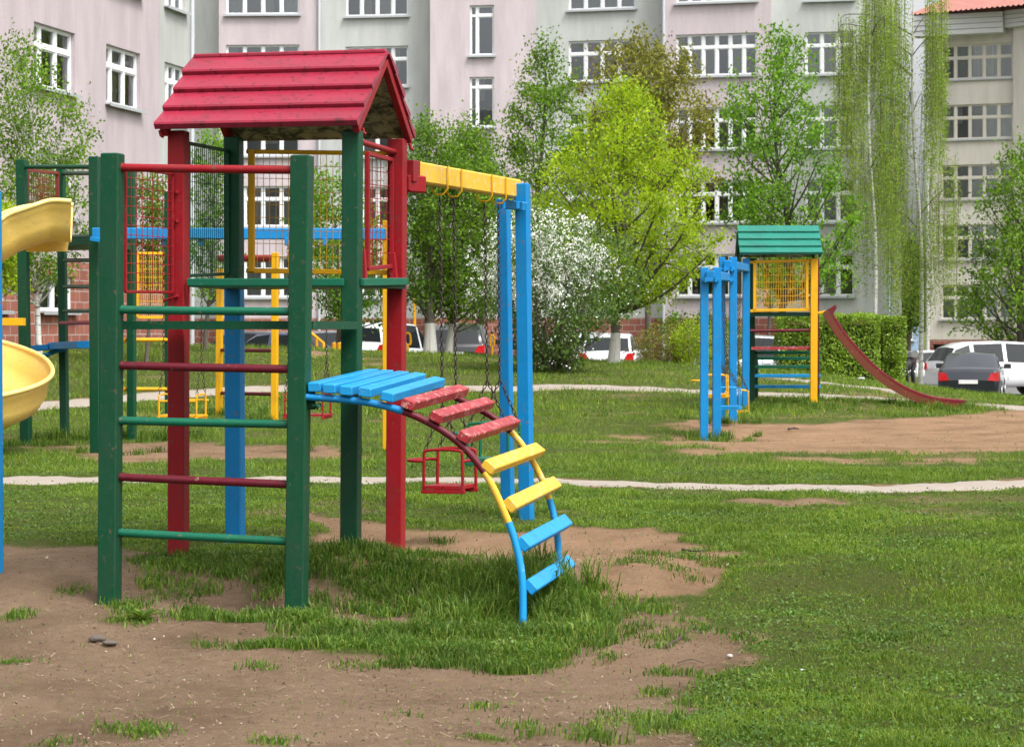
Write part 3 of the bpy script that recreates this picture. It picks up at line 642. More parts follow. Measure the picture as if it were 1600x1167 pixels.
# ---- far left green tower
ft = thing('play_tower', 'far green climbing tower with brown mesh panel behind the yellow spiral slide', 'play tower', (-5.6, 29.5, 0))
G2 = GREEN
for (xt, yt, xb, yb, Z, w_) in ((34, 250, 41, 696, 29.0, .12), (148, 245, 150, 716, 27.8, .118), (95, 262, 101, 668, 30.5, .10), (205, 262, 206, 676, 30.2, .10), (263, 300, 264, 664, 31.0, .09)):
    post('post', (xt, yt), (xb, yb), Z, w_, GREEN, ft)
mb = MB()
for (a, b) in (((36, 261, 29.0), (148, 261, 27.8)), ((98, 271, 30.5), (148, 271, 28.2)), ((98, 371, 30.4), (150, 369, 28.4))): mb.tube([P(*a), P(*b)], .028, 8)
mb.build('handrail', GREEN, ft)
for (a, b, m_) in (((100, 407, 30.4), (148, 407, 28), GREEN), ((100, 448, 30.4), (148, 448, 28), GREEN), ((100, 486, 30.4), (148, 486, 28), GREEN), ((95, 505, 30.3), (148, 504, 28), RED), ((192, 531, 30.2), (263, 531, 31), YELLOW), ((192, 608, 30.2), (263, 608, 31), YELLOW)):
    MB().tube([P(*a), P(*b)], .026, 8).build('rung', m_, ft)
MPB = paint('brown red enamel', (.20, .035, .025), .5)
mesh_panel('mesh_panel', (P(42, 266, 29.1), P(90, 271, 30.3), P(90, 330, 30.3), P(42, 330, 29.1)), 14, 5, MPB, ft, r=.005, frame=.04)
mesh_panel('mesh_panel', (P(153, 262, 27.9), P(159, 262, 30), P(159, 345, 30), P(153, 345, 27.9)), 3, 5, RED, ft, r=.005, frame=.03)
mesh_panel('mesh_panel', (P(214, 396, 30.7), P(259, 396, 31), P(259, 496, 31), P(214, 496, 30.7)), 14, 8, YELLOW, ft, r=.0048, frame=.035)
slab(ft, [gxy(44, 29.0), gxy(150, 27.95), gxy(205, 30.1), gxy(100, 30.4)], 2.58, .08, GREEN)
mb = MB(); mb.bar(P(48, 545, 30.6), P(98, 541, 30.2), .5, .07, side=Vv); mb.bar(P(98, 540, 30.2), P(146, 538, 28.2), .4, .09, side=Vv)
mb.tube(crom([P(62, 566, 30.2), P(78, 552, 30.2), P(100, 546, 30.0)], 6), .03, 8); mb.bar(P(50, 555, 30.1), P(80, 553, 30.1), .3, .03, side=Vv); mb.build('bridge', BLUE, ft)
# ---- spiral slide
m, nt, N, L, B = mat('weathered yellow plastic'); v = coord(N); n1 = noise(N, L, 2.2, 6, .65, v); n2 = noise(N, L, 16, 6, .7, v)
c_ = mixc(N, L, n1, (.74, .46, .06), (.66, .50, .18)); c_ = mixc(N, L, ramp(N, L, n2, [(.55, (0, 0, 0)), (.72, (.7, .7, .7))]), c_, (.40, .30, .13))
L.new(c_, B.inputs['Base Color']); B.inputs['Roughness'].default_value = .42; L.new(bump(N, L, n2, .2, .02), B.inputs['Normal']); PLASTIC = m
m, nt, N, L, B = mat('bleached yellow rim'); v = coord(N); n1 = noise(N, L, 9, 6, .65, v)
L.new(mixc(N, L, n1, (.80, .55, .09), (.80, .66, .30)), B.inputs['Base Color']); B.inputs['Roughness'].default_value = .4; RIM = m
ss = thing('spiral_slide', 'weathered yellow plastic spiral slide at the left edge in front of the green tower', 'slide', (-6.6, 27.3, 0))
sp = crom([P(111, 373, 26.35), P(74, 373, 26.3), P(24, 390, 26.15), P(-40, 428, 26.0), P(-110, 470, 26.3), P(-140, 505, 26.9), P(-105, 545, 27.5), P(-40, 578, 27.8), P(12, 608, 27.6), P(28, 638, 27.0), P(0, 662, 26.3), P(-60, 684, 26.0), (P(-140, 695, 26.0))], 8)
prof = [(-.34, .33), (-.335, .29), (-.30, .26), (-.28, .12), (-.20, .02), (-.08, -.02), (.08, -.02), (.20, .02), (.28, .12), (.30, .26), (.335, .29), (.34, .33)]
def channel(path, prof, th, upv=Vector((0, 0, 1)), bank=0):
    inner = []; outer = []
    for i, p in enumerate(path):
        d = (path[min(i + 1, len(path) - 1)] - path[max(i - 1, 0)]).normalized(); s_ = d.cross(upv).normalized(); n_ = s_.cross(d)
        q = [p + s_ * a + n_ * b for a, b in prof]; inner.append([x + n_ * 0 for x in q])
        cx = p + n_ * .12; outer.append([x + (x - cx).normalized() * th for x in q])
    return inner, outer
inn, outr = channel(sp, [(a * 1.12, b * 1.2) for a, b in prof], .018)
mb = MB(); mb.sweep(inn, closed=False, caps=False, smooth=True); mb.sweep([r_[::-1] for r_ in outr], closed=False, caps=False, smooth=True)
for r0, r1 in ((inn[0], outr[0]), (inn[-1], outr[-1])):
    for j in range(len(r0) - 1): mb.quad(r0[j], r0[j + 1], r1[j + 1], r1[j])
mb.build('chute', PLASTIC, ss)
mb = MB(); mb.tube([r_[0] for r_ in outr], .028, 8); mb.tube([r_[-1] for r_ in outr], .028, 8); mb.build('rim', RIM, ss)
fl = MB(); e0 = sp[0]; s_ = Vv; up = Vector((0, 0, 1))   # entry flange
fl.add([P(24, 362, 26.75), P(42, 394, 26.75), P(105, 393, 26.75), P(115, 334, 26.75), P(24, 362, 26.8), P(42, 394, 26.8), P(105, 393, 26.8), P(115, 334, 26.8)], [(0, 1, 2, 3), (7, 6, 5, 4), (0, 4, 5, 1), (1, 5, 6, 2), (2, 6, 7, 3), (3, 7, 4, 0)])
fl.build('entry_flange', PLASTIC, ss)
mb = MB(); mb.bar(P(-60, 503, 25.9), P(38, 503, 25.9), .16, .085, side=Vv); mb.build('support_arm', YELLOW, ss)
mb = MB(); mb.tube([P(-60, 380, 27.9), P(-60, 720, 27.9)], .06, 10); mb.build('centre_pole', YELLOW, ss)
# ---- middle swing frame with blue beam
mf = thing('swing_stand', 'long blue swing beam running behind the red roofed tower to a yellow post', 'swing frame', (-3.5, 27.8, 0))
MB().bar(P(144, 365, 27.6), P(604, 366, 27.8), .10, .135, side=Vector((0, 1, 0)), b=.01).build('beam', BLUE, mf)
post('post', (603, 345), (603, 712), 27.8, .07, YELLOW, mf)
mb = MB()
for q in (255, 313, 448, 508): mb.bar(P(q, 372, 27.7), P(q, 384, 27.7), .05, .05)
mb.bar(P(142, 373, 27.6), P(160, 376, 27.6), .12, .05, side=Vv); mb.build('beam_hook', BLUE, mf)
for (qa, qb, cxp, m_, lb, sz) in ((256, 316, 285, YELLOW, 'yellow baby swing hanging from the blue beam, seen past the red tower post', .42), (450, 510, 481, RED, 'small red baby swing hanging from the blue beam beside a green post', .43)):
    swing(lb, 'swings hung from the blue beam', P(qa, 383, 27.65), P(qb, 383, 27.75), seat_xy(cxp, 27.7), (Vector((-.2, -1, 0)), Vector((1, -.12, 0))), m_, sz, sx=.34, sy=.46, side_h=.26, vj=.42, pitch=.045)
# ---- yellow ladder frame
yf = thing('ladder_frame', 'yellow two post ladder frame with dark red rungs standing on the lawn', 'climbing frame', (-4.2, 37.5, 0))
post('post', (344, 420), (342, 642), 38.5, .10, YELLOW, yf); post('post', (430, 395), (429, 660), 37.0, .10, YELLOW, yf)
for y0_, y1_ in ((547, 548), (614, 616), (404, 404)):
    MB().tube([P(344, y0_, 38.5), P(430, y1_, 37.0)], .03 if y0_ != 404 else .06, 8).build('rung', MAROON if y0_ != 404 else RED, yf)

# ---- right hand tower
rt = thing('play_tower', 'distant play tower with teal plank roof, yellow mesh panel and red slide', 'play tower', (5.0, 41.6, 0))
R0 = P(1166, 510, 41.0); Ur = Vector((1, -.02, 0)); Vr = Vector((.05, 1, 0))
for (x, Z, m_, w_) in ((1166, 41.0, BLUE, .125), (1272, 41.0, YELLOW, .125), (1175, 42.15, GREEN, .115), (1275, 42.2, MAROON, .115)):
    post('post', (x, 404), (x - 1, 646), Z, w_, m_, rt, side=Ur)
O2 = Vector((R0.x, R0.y, 0))
gable_roof(rt, O2, Ur, Vr, -.13, 1.33, -.2, .57, 1.35, 2.76, 3.30, 2.76, 4, TEAL, WOODRAW, GREEN, .05)
mesh_panel('mesh_panel', (P(1179, 409, 41.0), P(1261, 407, 41.0), P(1261, 484, 41.0), P(1179, 485, 41.0)), 22, 7, YELLOW, rt, r=.0055, frame=.05)
mb = MB(); mb.bar(P(1172, 410, 41.0), P(1268, 407, 41.0), .03, .045, side=Vr); mb.bar(P(1172, 486, 41.0), P(1268, 484, 41.0), .03, .05, side=Vr); mb.build('panel_rail', YELLOW, rt)
slab(rt, [gxy(1172, 41.05), gxy(1268, 41.05), gxy(1270, 42.1), gxy(1180, 42.1)], CAMZ + (510 - 488) / F * 41, .07, GREEN)
slab(rt, [gxy(1174, 41.0), gxy(1268, 41.0), gxy(1270, 42.3), gxy(1182, 42.3)], CAMZ + (510 - 542) / F * 41, .05, PINKRED)
MB().tube([P(1172, 517, 41.0), P(1268, 516, 41.0)], .028, 8).build('rung', MAROON, rt)
la = bpy.data.objects.new('arched_ladder', None); COL.objects.link(la); la.parent = rt; la.empty_display_size = .1
for x in (1181, 1277):
    MB().tube(crom([P(x, 551, 42.3), P(x, 556, 42.9), P(x + 1, 568, 43.5), P(x + 1, 590, 43.9), P(x + 1, 622, 44.0)], 5), .035, 8).build('rail', GREEN, la)
for y, Z, m_ in ((551, 42.5, GREEN_L), (560, 42.9, GREEN_L), (573, 43.4, GREEN_L), (587, 43.75, BLUE_L), (604, 43.9, BLUE_L)):
    MB().bar(P(1178, y, Z), P(1282, y, Z), .08, .06, side=Vr).build('step', m_, la)
# slide of the right tower
cen = [((1289, 486), 41.3), ((1310, 520), 41.3), ((1340, 556), 41.3), ((1372, 586), 41.3), ((1404, 608), 41.3), ((1435, 622), 41.3), ((1465, 630), 41.3), ((1508, 634), 41.3)]
cp = crom([P(x, y, Z) for (x, y), Z in cen], 6); wv = Vector((.12, 1, 0)).normalized() * .21
sb = MB(); inn = []
for i, p in enumerate(cp):
    d = (cp[min(i + 1, len(cp) - 1)] - cp[max(i - 1, 0)]).normalized(); n_ = Vector((-d.z, 0, d.x)).normalized(); n_ = n_ if n_.z > 0 else -n_
    h_ = .095 if i > 1 else .21
    a = p - wv; b = p + wv; t_ = .022; wn_ = wv.normalized()
    inn.append([a - wn_ * t_ - n_ * t_, b + wn_ * t_ - n_ * t_, b + wn_ * t_ + n_ * h_, b + n_ * (h_ + .01), b - wn_ * t_ + n_ * h_, b - wn_ * t_ + n_ * t_, a + wn_ * t_ + n_ * t_, a + wn_ * t_ + n_ * h_, a + n_ * (h_ + .01), a - wn_ * t_ + n_ * h_])
sb.sweep(inn)
sl = sb.build('slide', paint('dark red slide enamel', (.12, .003, .008), .5), rt)
ub = MB(); ub.sweep([[p - wv * 1.13 + Vector((.04, 0, .035)), p - wv * .9 - Vector((.03, 0, .035)), p + wv * .9 - Vector((.03, 0, .035)), p + wv * .9 - Vector((.04, 0, .062)), p - wv * 1.13 - Vector((.04, 0, .062))] for p in cp]); ub.build('slide_underside', paint('rusty red underside', (.13, .030, .012), .5), sl)
mb = MB(); mb.tube([P(1470, 634, 41.3), P(1469, 668, 41.3)], .05, 10); mb.build('slide_leg', MPB, sl)
mb = MB(); mb.bar(P(1277, 489, 41.1), P(1289, 487, 41.3), .05, .04, side=Vr); mb.build('slide_bracket', YELLOW, sl)
# ---- right hand swing frame
rs = thing('swing_stand', 'row of paired blue swing posts with blue beams left of the teal roofed tower', 'swing frame', (3.2, 34.5, 0))
for (xt, yt, yb, Z, w_) in ((1100, 418, 700, 34.0, .118), (1119.5, 418, 702, 34.0, .122), (1127.5, 402, 690, 37.0, .10), (1145, 402, 682, 36.9, .118)):
    post('post', (xt + .6, yt), (xt, yb), Z, w_, BLUE, rs, side=(1, 0, 0))
MB().bar(P(1109.5, 430, 33.85), P(1136, 433, 36.9), .12, .13, side=(1, 0, 0), b=.01).build('beam', BLUE, rs)
MB().bar(P(1136.5, 413, 36.75), P(1166, 419, 41.0), .12, .13, side=(1, 0, 0), b=.01).build('beam', BLUE, rs)
mb = MB()
for (xa, xb, y, Z) in ((1097, 1123, 438, 33.9), (1127, 1148, 421, 36.8), (1128, 1146, 438, 36.8), (1150, 1168, 423, 40.8)):
    mb.bar(P(xa, y, Z), P(xb, y, Z), .14, .045, side=(0, 1, 0))
    for q in (xa + 5, xb - 5): mb.tube([P(q, y - 5, Z - .08), P(q, y + 3, Z - .08)], .02, 6)
mb.build('clamp', BLUE, rs)
bA = P(1109.5, 430, 33.85); bB = P(1136, 433, 36.9); aln = (bB - bA); aln.z = 0; aln.normalize(); fwd = Vector((1, -.12, 0))
for (t0, t1, px, m_, lb, sz) in ((.30, .46, 1118, YELLOW, 'yellow baby swing hanging nearest between the right hand blue posts', .46), (.62, .78, 1138, BLUE_L, 'light blue baby swing hanging low between the right hand blue posts', .24)):
    a_ = bA.lerp(bB, t0) - Vector((0, 0, .08)); b_ = bA.lerp(bB, t1) - Vector((0, 0, .08)); Zc = (a_.y + b_.y) / 2
    swing(lb, 'swings on the right hand blue frame', a_, b_, seat_xy(px, Zc), (fwd, aln), m_, sz, sx=.36, sy=.34, side_h=.30, pitch=.05)
bA = P(1136.5, 413, 36.75); bB = P(1166, 419, 41.0)
a_ = bA.lerp(bB, .52) - Vector((0, 0, .08)); b_ = bA.lerp(bB, .66) - Vector((0, 0, .08))
swing('yellow baby swing hanging farthest back beside the teal roofed tower', 'swings on the right hand blue frame', a_, b_, seat_xy(1154, 39.2), (fwd, Vector((.1, 1, 0))), YELLOW, .05, sx=.34, sy=.4, side_h=.36, pitch=.05)
# ------------------------------------------------------------------ buildings
def render_mat(name, c, streak=.18):
    m, nt, N, L, B = mat(name); v = coord(N); v2 = coord(N, 'Object', L, (1, 1, .18))
    n1 = noise(N, L, .28, 5, .6, v); n2 = noise(N, L, 1.6, 6, .65, v2); n3 = noise(N, L, 14, 4, .6, v)
    c_ = mixc(N, L, n1, mul(c, .88), mul(c, 1.08)); c_ = mixc(N, L, 1.0, c_, ramp(N, L, n2, [(.3, (1 - streak,) * 3), (.6, (1.02,) * 3)]), 'MULTIPLY')
    L.new(c_, B.inputs['Base Color']); B.inputs['Roughness'].default_value = .9; L.new(bump(N, L, n3, .35, .02), B.inputs['Normal']); return m
PINK = render_mat('pink render', (.54, .465, .49)); GREY = render_mat('grey green render', (.50, .515, .50)); CREAM = render_mat('cream render', (.66, .62, .555)); PALEB = render_mat('pale blue render', (.26, .36, .50)); PINKW = render_mat('pink render of the wing', (.46, .39, .415)); GREYW = render_mat('grey render of the wing', (.42, .43, .41))
m, nt, N, L, B = mat('red brick'); uvn = N.new('ShaderNodeTexCoord').outputs['UV']
bt = N.new('ShaderNodeTexBrick'); L.new(uvn, bt.inputs['Vector']); bt.inputs['Scale'].default_value = 1; bt.inputs['Brick Width'].default_value = .52; bt.inputs['Row Height'].default_value = .26; bt.inputs['Mortar Size'].default_value = .012
bt.inputs['Color1'].default_value = (.26, .085, .06, 1); bt.inputs['Color2'].default_value = (.34, .12, .085, 1); bt.inputs['Mortar'].default_value = (.42, .36, .33, 1)
n1 = noise(N, L, 1.2, 5, .6, coord(N)); L.new(mixc(N, L, 1.0, bt.outputs['Color'], ramp(N, L, n1, [(.3, (.78,) * 3), (.7, (1.08,) * 3)]), 'MULTIPLY'), B.inputs['Base Color'])
B.inputs['Roughness'].default_value = .85; L.new(bump(N, L, bt.outputs['Fac'], -.5, .01), B.inputs['Normal']); BRICK = m
m, nt, N, L, B = mat('window glass'); gl = N.new('ShaderNodeBsdfGlossy'); gl.inputs['Roughness'].default_value = .03; gl.inputs[0].default_value = (.9, .95, 1, 1)
tr = N.new('ShaderNodeBsdfTransparent'); tr.inputs[0].default_value = (.80, .84, .84, 1); mx = N.new('ShaderNodeMixShader'); lw = N.new('ShaderNodeFresnel'); lw.inputs[0].default_value = 2.5
L.new(lw.outputs[0], mx.inputs[0]); L.new(tr.outputs[0], mx.inputs[1]); L.new(gl.outputs[0], mx.inputs[2]); L.new(mx.outputs[0], N['Material Output'].inputs[0]); GLASS = m
WFR = plain('white window frame', (.74, .75, .76), .45, 0, .05, 3, .05); WFC = plain('cream window frame', (.62, .58, .50), .5, 0, .08, 3, .05)
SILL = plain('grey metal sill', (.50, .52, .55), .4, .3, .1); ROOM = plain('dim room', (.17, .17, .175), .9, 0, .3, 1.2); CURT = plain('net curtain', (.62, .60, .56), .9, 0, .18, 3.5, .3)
REDC = plain('crimson curtain', (.40, .05, .10), .9, 0, .3, 6, .4); PIPE = plain('pale grey drainpipe', (.52, .55, .58), .45, .2, .08)
wrng = random.Random(11)
def wall(root, A, B_, z0, z1, holes, m, plinth=None, reveal=.30, name='wall'):
    """upright wall from A to B (xy), holes = (s0, s1, za, zb) along it; reveals and dim rooms behind; returns frame vectors"""
    A = Vector((A[0], A[1], 0)); B_ = Vector((B_[0], B_[1], 0)); u = (B_ - A).normalized(); Lw = (B_ - A).length
    n = Vector((u.y, -u.x, 0)); up = Vector((0, 0, 1))        # n points to the camera side when A is left of B
    mb = MB()
    def pt(s_, z, d=0): return A + u * s_ + up * z - n * d
    def face(a, b, c, d, k): mb.m = k; q = [a, b, c, d]; mb.quad(*q, uv=[((p - A).dot(u) + (p - A).dot(n) * .7, p.z) for p in q])
    S = sorted({0, Lw, *[h[0] for h in holes], *[h[1] for h in holes]}); Z = sorted({z0, z1, *([plinth] if plinth else []), *[h[2] for h in holes], *[h[3] for h in holes]})
    for i in range(len(S) - 1):
        for j in range(len(Z) - 1):
            sc, zc = (S[i] + S[i + 1]) / 2, (Z[j] + Z[j + 1]) / 2
            if any(h[0] < sc < h[1] and h[2] < zc < h[3] for h in holes): continue
            face(pt(S[i], Z[j]), pt(S[i + 1], Z[j]), pt(S[i + 1], Z[j + 1]), pt(S[i], Z[j + 1]), 1 if plinth and zc < plinth else 0)
    for (a, b, c, d) in holes:
        k = 1 if plinth and d < plinth else 0
        face(pt(a, c), pt(b, c), pt(b, c, reveal), pt(a, c, reveal), k); face(pt(a, d, reveal), pt(b, d, reveal), pt(b, d), pt(a, d), k)
        face(pt(a, c), pt(a, c, reveal), pt(a, d, reveal), pt(a, d), k); face(pt(b, c, reveal), pt(b, c), pt(b, d), pt(b, d, reveal), k)
        R = reveal; D = 1.4
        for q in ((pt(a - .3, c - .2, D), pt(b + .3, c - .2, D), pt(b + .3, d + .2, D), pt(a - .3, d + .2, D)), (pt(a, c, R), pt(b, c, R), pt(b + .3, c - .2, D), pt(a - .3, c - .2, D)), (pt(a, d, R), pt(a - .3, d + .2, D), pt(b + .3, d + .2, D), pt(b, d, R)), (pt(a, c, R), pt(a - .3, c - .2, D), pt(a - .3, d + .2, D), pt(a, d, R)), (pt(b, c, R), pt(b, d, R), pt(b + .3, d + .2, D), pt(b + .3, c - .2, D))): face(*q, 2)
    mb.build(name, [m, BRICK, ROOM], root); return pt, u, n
def window(root, pt, u, n, a, b, c, d, cols, transom=.68, fm=None, curtain=None, split=None, sill=True, open_=False):
    """window with frame, mullions, transom, one pane sheet, curtains, sill"""
    fm = fm or WFR; up = Vector((0, 0, 1)); dp = .13; fw_ = .075
    w_ = bpy.data.objects.new('window', None); COL.objects.link(w_); w_.parent = root; w_.location = tuple(pt((a + b) / 2, c, dp) - root_loc(root)); w_.empty_display_size = .2
    mb = MB(); H = d - c
    def bb(s0, s1, za, zb, dd=dp, th=.06): q = pt((s0 + s1) / 2, (za + zb) / 2, dd); mb.obox(q, u * (s1 - s0) / 2, n * th / 2, up * (zb - za) / 2)
    bb(a, b, c, c + fw_); bb(a, b, d - fw_, d); bb(a, a + fw_, c + fw_, d - fw_); bb(b - fw_, b, c + fw_, d - fw_)
    ed = [a + (b - a) * k / cols for k in range(1, cols)] if not split else [a + (b - a) * k for k in split]
    tz = c + H * transom
    for s_ in ed: bb(s_ - .055, s_ + .055, c + fw_, d - fw_, dp - .004)
    if transom: bb(a + fw_, b - fw_, tz - .055, tz + .055, dp - .008, .06)
    e2 = [a] + ed + [b]
    for s0, s1 in zip(e2[:-1], e2[1:]):
        for za, zb in ((c, tz), (tz, d)) if transom else ((c, d),):
            x0, x1, y0, y1 = s0 + .055, s1 - .055, za + .055, zb - .055; t = .035
            if x1 - x0 > .2: bb(x0, x1, y0, y0 + t, dp + .012, .04); bb(x0, x1, y1 - t, y1, dp + .012, .04); bb(x0, x0 + t, y0 + t, y1 - t, dp + .012, .04); bb(x1 - t, x1, y0 + t, y1 - t, dp + .012, .04)
    mb.build('frame', fm, w_)
    g_ = MB(); g_.quad(pt(a + .02, c + .02, dp + .03), pt(b - .02, c + .02, dp + .03), pt(b - .02, d - .02, dp + .03), pt(a + .02, d - .02, dp + .03)); g_.build('pane', GLASS, w_)
    cm = MB(); any_ = False
    for k, (s0, s1) in enumerate(zip(e2[:-1], e2[1:])):
        r = wrng.random()
        if curtain == 'none': continue
        if curtain == 'red' or r < .74:
            any_ = True; za = c + (0 if r < .55 or curtain == 'red' else H * wrng.uniform(.3, .6)); x0, x1 = s0, (s1 if r < .5 else s0 + (s1 - s0) * wrng.uniform(.3, .75)); nn = 10
            V = []
            for q in range(nn + 1):
                s_ = x0 + (x1 - x0) * q / nn; dd = .27 + .02 * math.sin(q * 2.4 + k); V += [pt(s_, za, dd), pt(s_, d, dd)]
            cm.add(V, [(2 * q, 2 * q + 2, 2 * q + 3, 2 * q + 1) for q in range(nn)])
    if any_: cm.build('curtain', REDC if curtain == 'red' else CURT, w_)
    if sill:
        s_ = MB(); q = pt((a + b) / 2, c - .02, -.03); s_.obox(q, u * ((b - a) / 2 + .08), n * .13, up * .02); s_.obox(pt((a + b) / 2, c - .05, -.148), u * ((b - a) / 2 + .08), n * .01, up * .03); s_.build('sill', SILL, w_)
    return w_
def pipe(root, x, y, z0, z1, r=.06, m=None): MB().tube([(x, y, z0), (x, y, z1)], r, 8).build('drainpipe', m or PIPE, root)
def sec_hit(A, B_, px):
    k = (px - 800) / F; t = (k * A[1] - A[0]) / ((B_[0] - A[0]) - k * (B_[1] - A[1])); return t * math.hypot(B_[0] - A[0], B_[1] - A[1])
ROWS = [(14.5, 16.2), (11.55, 13.24), (8.6, 10.3), (5.65, 7.35), (2.70, 4.40)]
mbl = thing('apartment_building', 'long apartment block with alternating pink and grey bays facing the playground', 'building', (3, 95, -.5))
SEC = [(300, 98.0, 342, 97.6, 'g', None, 0, 0), (342, 96.2, 498, 96.0, 'p', (353, 468), 4, 1), (498, 97.0, 672, 96.3, 'g', (540, 638), 4, 1), (672, 95.2, 838, 94.6, 'p', (734, 772), 0, 2),
       (838, 95.3, 1035, 93.9, 'g', (888, 993), 4, 1), (1035, 93.0, 1205, 91.9, 'p', (1056, 1183), 6, 1), (1205, 92.4, 1409, 91.2, 'g', (1258, 1335), 3, 1)]
prev = None
for (x0, Z0, x1, Z1, cc, wx, cols, kind) in SEC:
    A = ((x0 - 800) / F * Z0, Z0); B_ = ((x1 - 800) / F * Z1, Z1); m_ = PINK if cc == 'p' else GREY; holes = []
    if kind == 1: a, b = sec_hit(A, B_, wx[0]), sec_hit(A, B_, wx[1]); holes = [(a, b, c, d) for c, d in ROWS]
    if kind == 2: a, b = sec_hit(A, B_, wx[0]), sec_hit(A, B_, wx[1]); holes = [(a, b, 12.65 - 2.95 * k, 14.72 - 2.95 * k) for k in range(4)]
    pt, u, n = wall(mbl, A, B_, -1.2, 17.6, holes, m_, plinth=1.85)
    for i, h in enumerate(holes):
        if kind == 1: window(mbl, pt, u, n, *h, cols, curtain='red' if (x0 == 838 and i == 1) else None)
        else:
            window(mbl, pt, u, n, *h, 2, transom=.80, split=(.28,), curtain=None if i else 'none')
    if prev is not None:      # return between bays
        mb = MB(); q0 = Vector((prev[0], prev[1], 0)); q1 = Vector((A[0], A[1], 0)); near, far = (q0, q1) if q0.y < q1.y else (q1, q0)
        for zz0, zz1, k in ((-1.2, 1.85, 1), (1.85, 17.6, 0)):
            mb.m = k; q = [q0 + Vector((0, 0, zz0)), q1 + Vector((0, 0, zz0)), q1 + Vector((0, 0, zz1)), q0 + Vector((0, 0, zz1))]; mb.quad(*q, uv=[((p - q0).length if False else (p - q0).xy.length, p.z) for p in q])
        mb.build('bay_return', [m_, BRICK], mbl)
    prev = B_
mb = MB(); L0 = ((300 - 800) / F * 98, 98.0); top = [(L0[0], L0[1], 17.6), (prev[0], prev[1], 17.6), (prev[0] + 1.2, prev[1] + 13, 17.6), (L0[0] + 3, L0[1] + 13, 17.6)]; mb.add(top, [(0, 1, 2, 3)])
for a, b in ((1, 2), (2, 3), (3, 0)): p, q = Vector(top[a]), Vector(top[b]); mb.quad(p, q, q - Vector((0, 0, 19)), p - Vector((0, 0, 19)))
mb.build('rear_shell', GREY, mbl)
pipe(mbl, (499 - 800) / F * 96, 95.9, 0, 17.5); pipe(mbl, (1036 - 800) / F * 93.3, 92.95, 0, 17.5); pipe(mbl, (1389 - 800) / F * 91, 91.1, 0, 12, .07, plain('pale blue drainpipe', (.45, .58, .70), .45)); pipe(mbl, (300.5 - 800) / F * 97.5, 97.3, 0, 17)
mb = MB(); mb.box(((522 - 800) / F * 96.3, 96.1, 5.2), ((534 - 800) / F * 96.3, 96.6, 5.7)); mb.build('vent', SILL, mbl)
# ---- pink wing on the left
lw = thing('apartment_building', 'pink apartment wing at the left with red brick base and white windows', 'building', (-11, 57, 1.0))
def wl_pt(px): k = (px - 800) / F; k0 = (165 - 800) / F; t = (k * 57 - k0 * 57) / (.221 - k); return (k0 * 57 + .221 * t, 57 + t)
A = wl_pt(-420); B_ = wl_pt(250); C_ = wl_pt(300)
def sh(px, A=A): q = wl_pt(px); return math.hypot(q[0] - A[0], q[1] - A[1])
rows = [(9.98, 11.45), (7.03, 8.50), (4.08, 5.55)]
wins = [(sh(-310), sh(-215), 3), (sh(-140), sh(-55), 3), (sh(53), sh(117), 3), (sh(166), sh(219), 3)]
holes = [(a, b, c, d) for a, b, _ in wins for c, d in rows] + [(sh(62), sh(116), 1.85, 2.68), (sh(-60), sh(10), 1.85, 2.68)]
pt, u, n = wall(lw, A, B_, -.5, 13.5, holes, PINKW, plinth=3.03)
for h in holes: window(lw, pt, u, n, *h, 3 if h[2] > 3 else 2, transom=.66 if h[2] > 3 else 0, split=(.24, .62) if h[2] > 3 else None)
holes = [(sh(250, B_) if False else .35, math.hypot(C_[0] - B_[0], C_[1] - B_[1]) - .5, c, d) for c, d in rows]
pt, u, n = wall(lw, B_, C_, -.5, 13.5, holes, GREYW, plinth=3.03)
for h in holes: window(lw, pt, u, n, *h, 3, transom=.68, split=(.3, .62))
mb = MB(); D0 = (C_[0] - 12, C_[1] + 3); D1 = (A[0] - 12, A[1] + 3)
for p, q in ((C_, D0), (D0, D1), (D1, A)): mb.quad((*p, -.5), (*q, -.5), (*q, 13.5), (*p, 13.5))
mb.quad((*A, 13.5), (*C_, 13.5), (*D0, 13.5), (*D1, 13.5)); mb.build('rear_shell', GREY, lw)
pipe(lw, C_[0] + .02, C_[1] - .12, .5, 13.4, .065)
# ---- cream block on the right with red tiled roof
rb = thing('apartment_building', 'cream apartment block at the right with red tiled roof and white eaves', 'building', (24, 112, -1))
A = ((1452 - 800) / F * 114, 114.0); B_ = ((1586 - 800) / F * 112.4, 112.4); C_ = ((1800 - 800) / F * 107, 107.0)
R5 = [(13.65 - 2.95 * k, 15.35 - 2.95 * k) for k in range(5)]
a, b = sec_hit(A, B_, 1470), sec_hit(A, B_, 1583); g0, g1 = sec_hit(A, B_, 1458), sec_hit(A, B_, 1490)
holes = [(a, b, c, d) for c, d in R5] + [(g0, g1, -1.0, .62)]
pt, u, n = wall(rb, A, B_, -2.0, 16.2, holes, CREAM, plinth=.85)
for i, h in enumerate(holes[:-1]): window(rb, pt, u, n, *h, 5, transom=.62, fm=WFC)
u_ = Vector((B_[0] - A[0], B_[1] - A[1], 0)).normalized(); n_ = Vector((u_.y, -u_.x, 0))
B2 = (B_[0] + n_.x * .5, B_[1] + n_.y * .5); C2 = (C_[0] + n_.x * .5, C_[1] + n_.y * .5)
pt2, u2, n2_ = wall(rb, B2, C2, -2.0, 16.2, [(1.2, 4.4, c, d) for c, d in R5], CREAM, plinth=.85)
for c, d in R5: window(rb, pt2, u2, n2_, 1.2, 4.4, c, d, 4, transom=.62, fm=WFC)
mb = MB(); mb.quad((*B_, -2), (*B2, -2), (*B2, 16.2), (*B_, 16.2))
bk = (A[0] + 4, A[1] + 13); bk2 = (C2[0] + 4, C2[1] + 13)
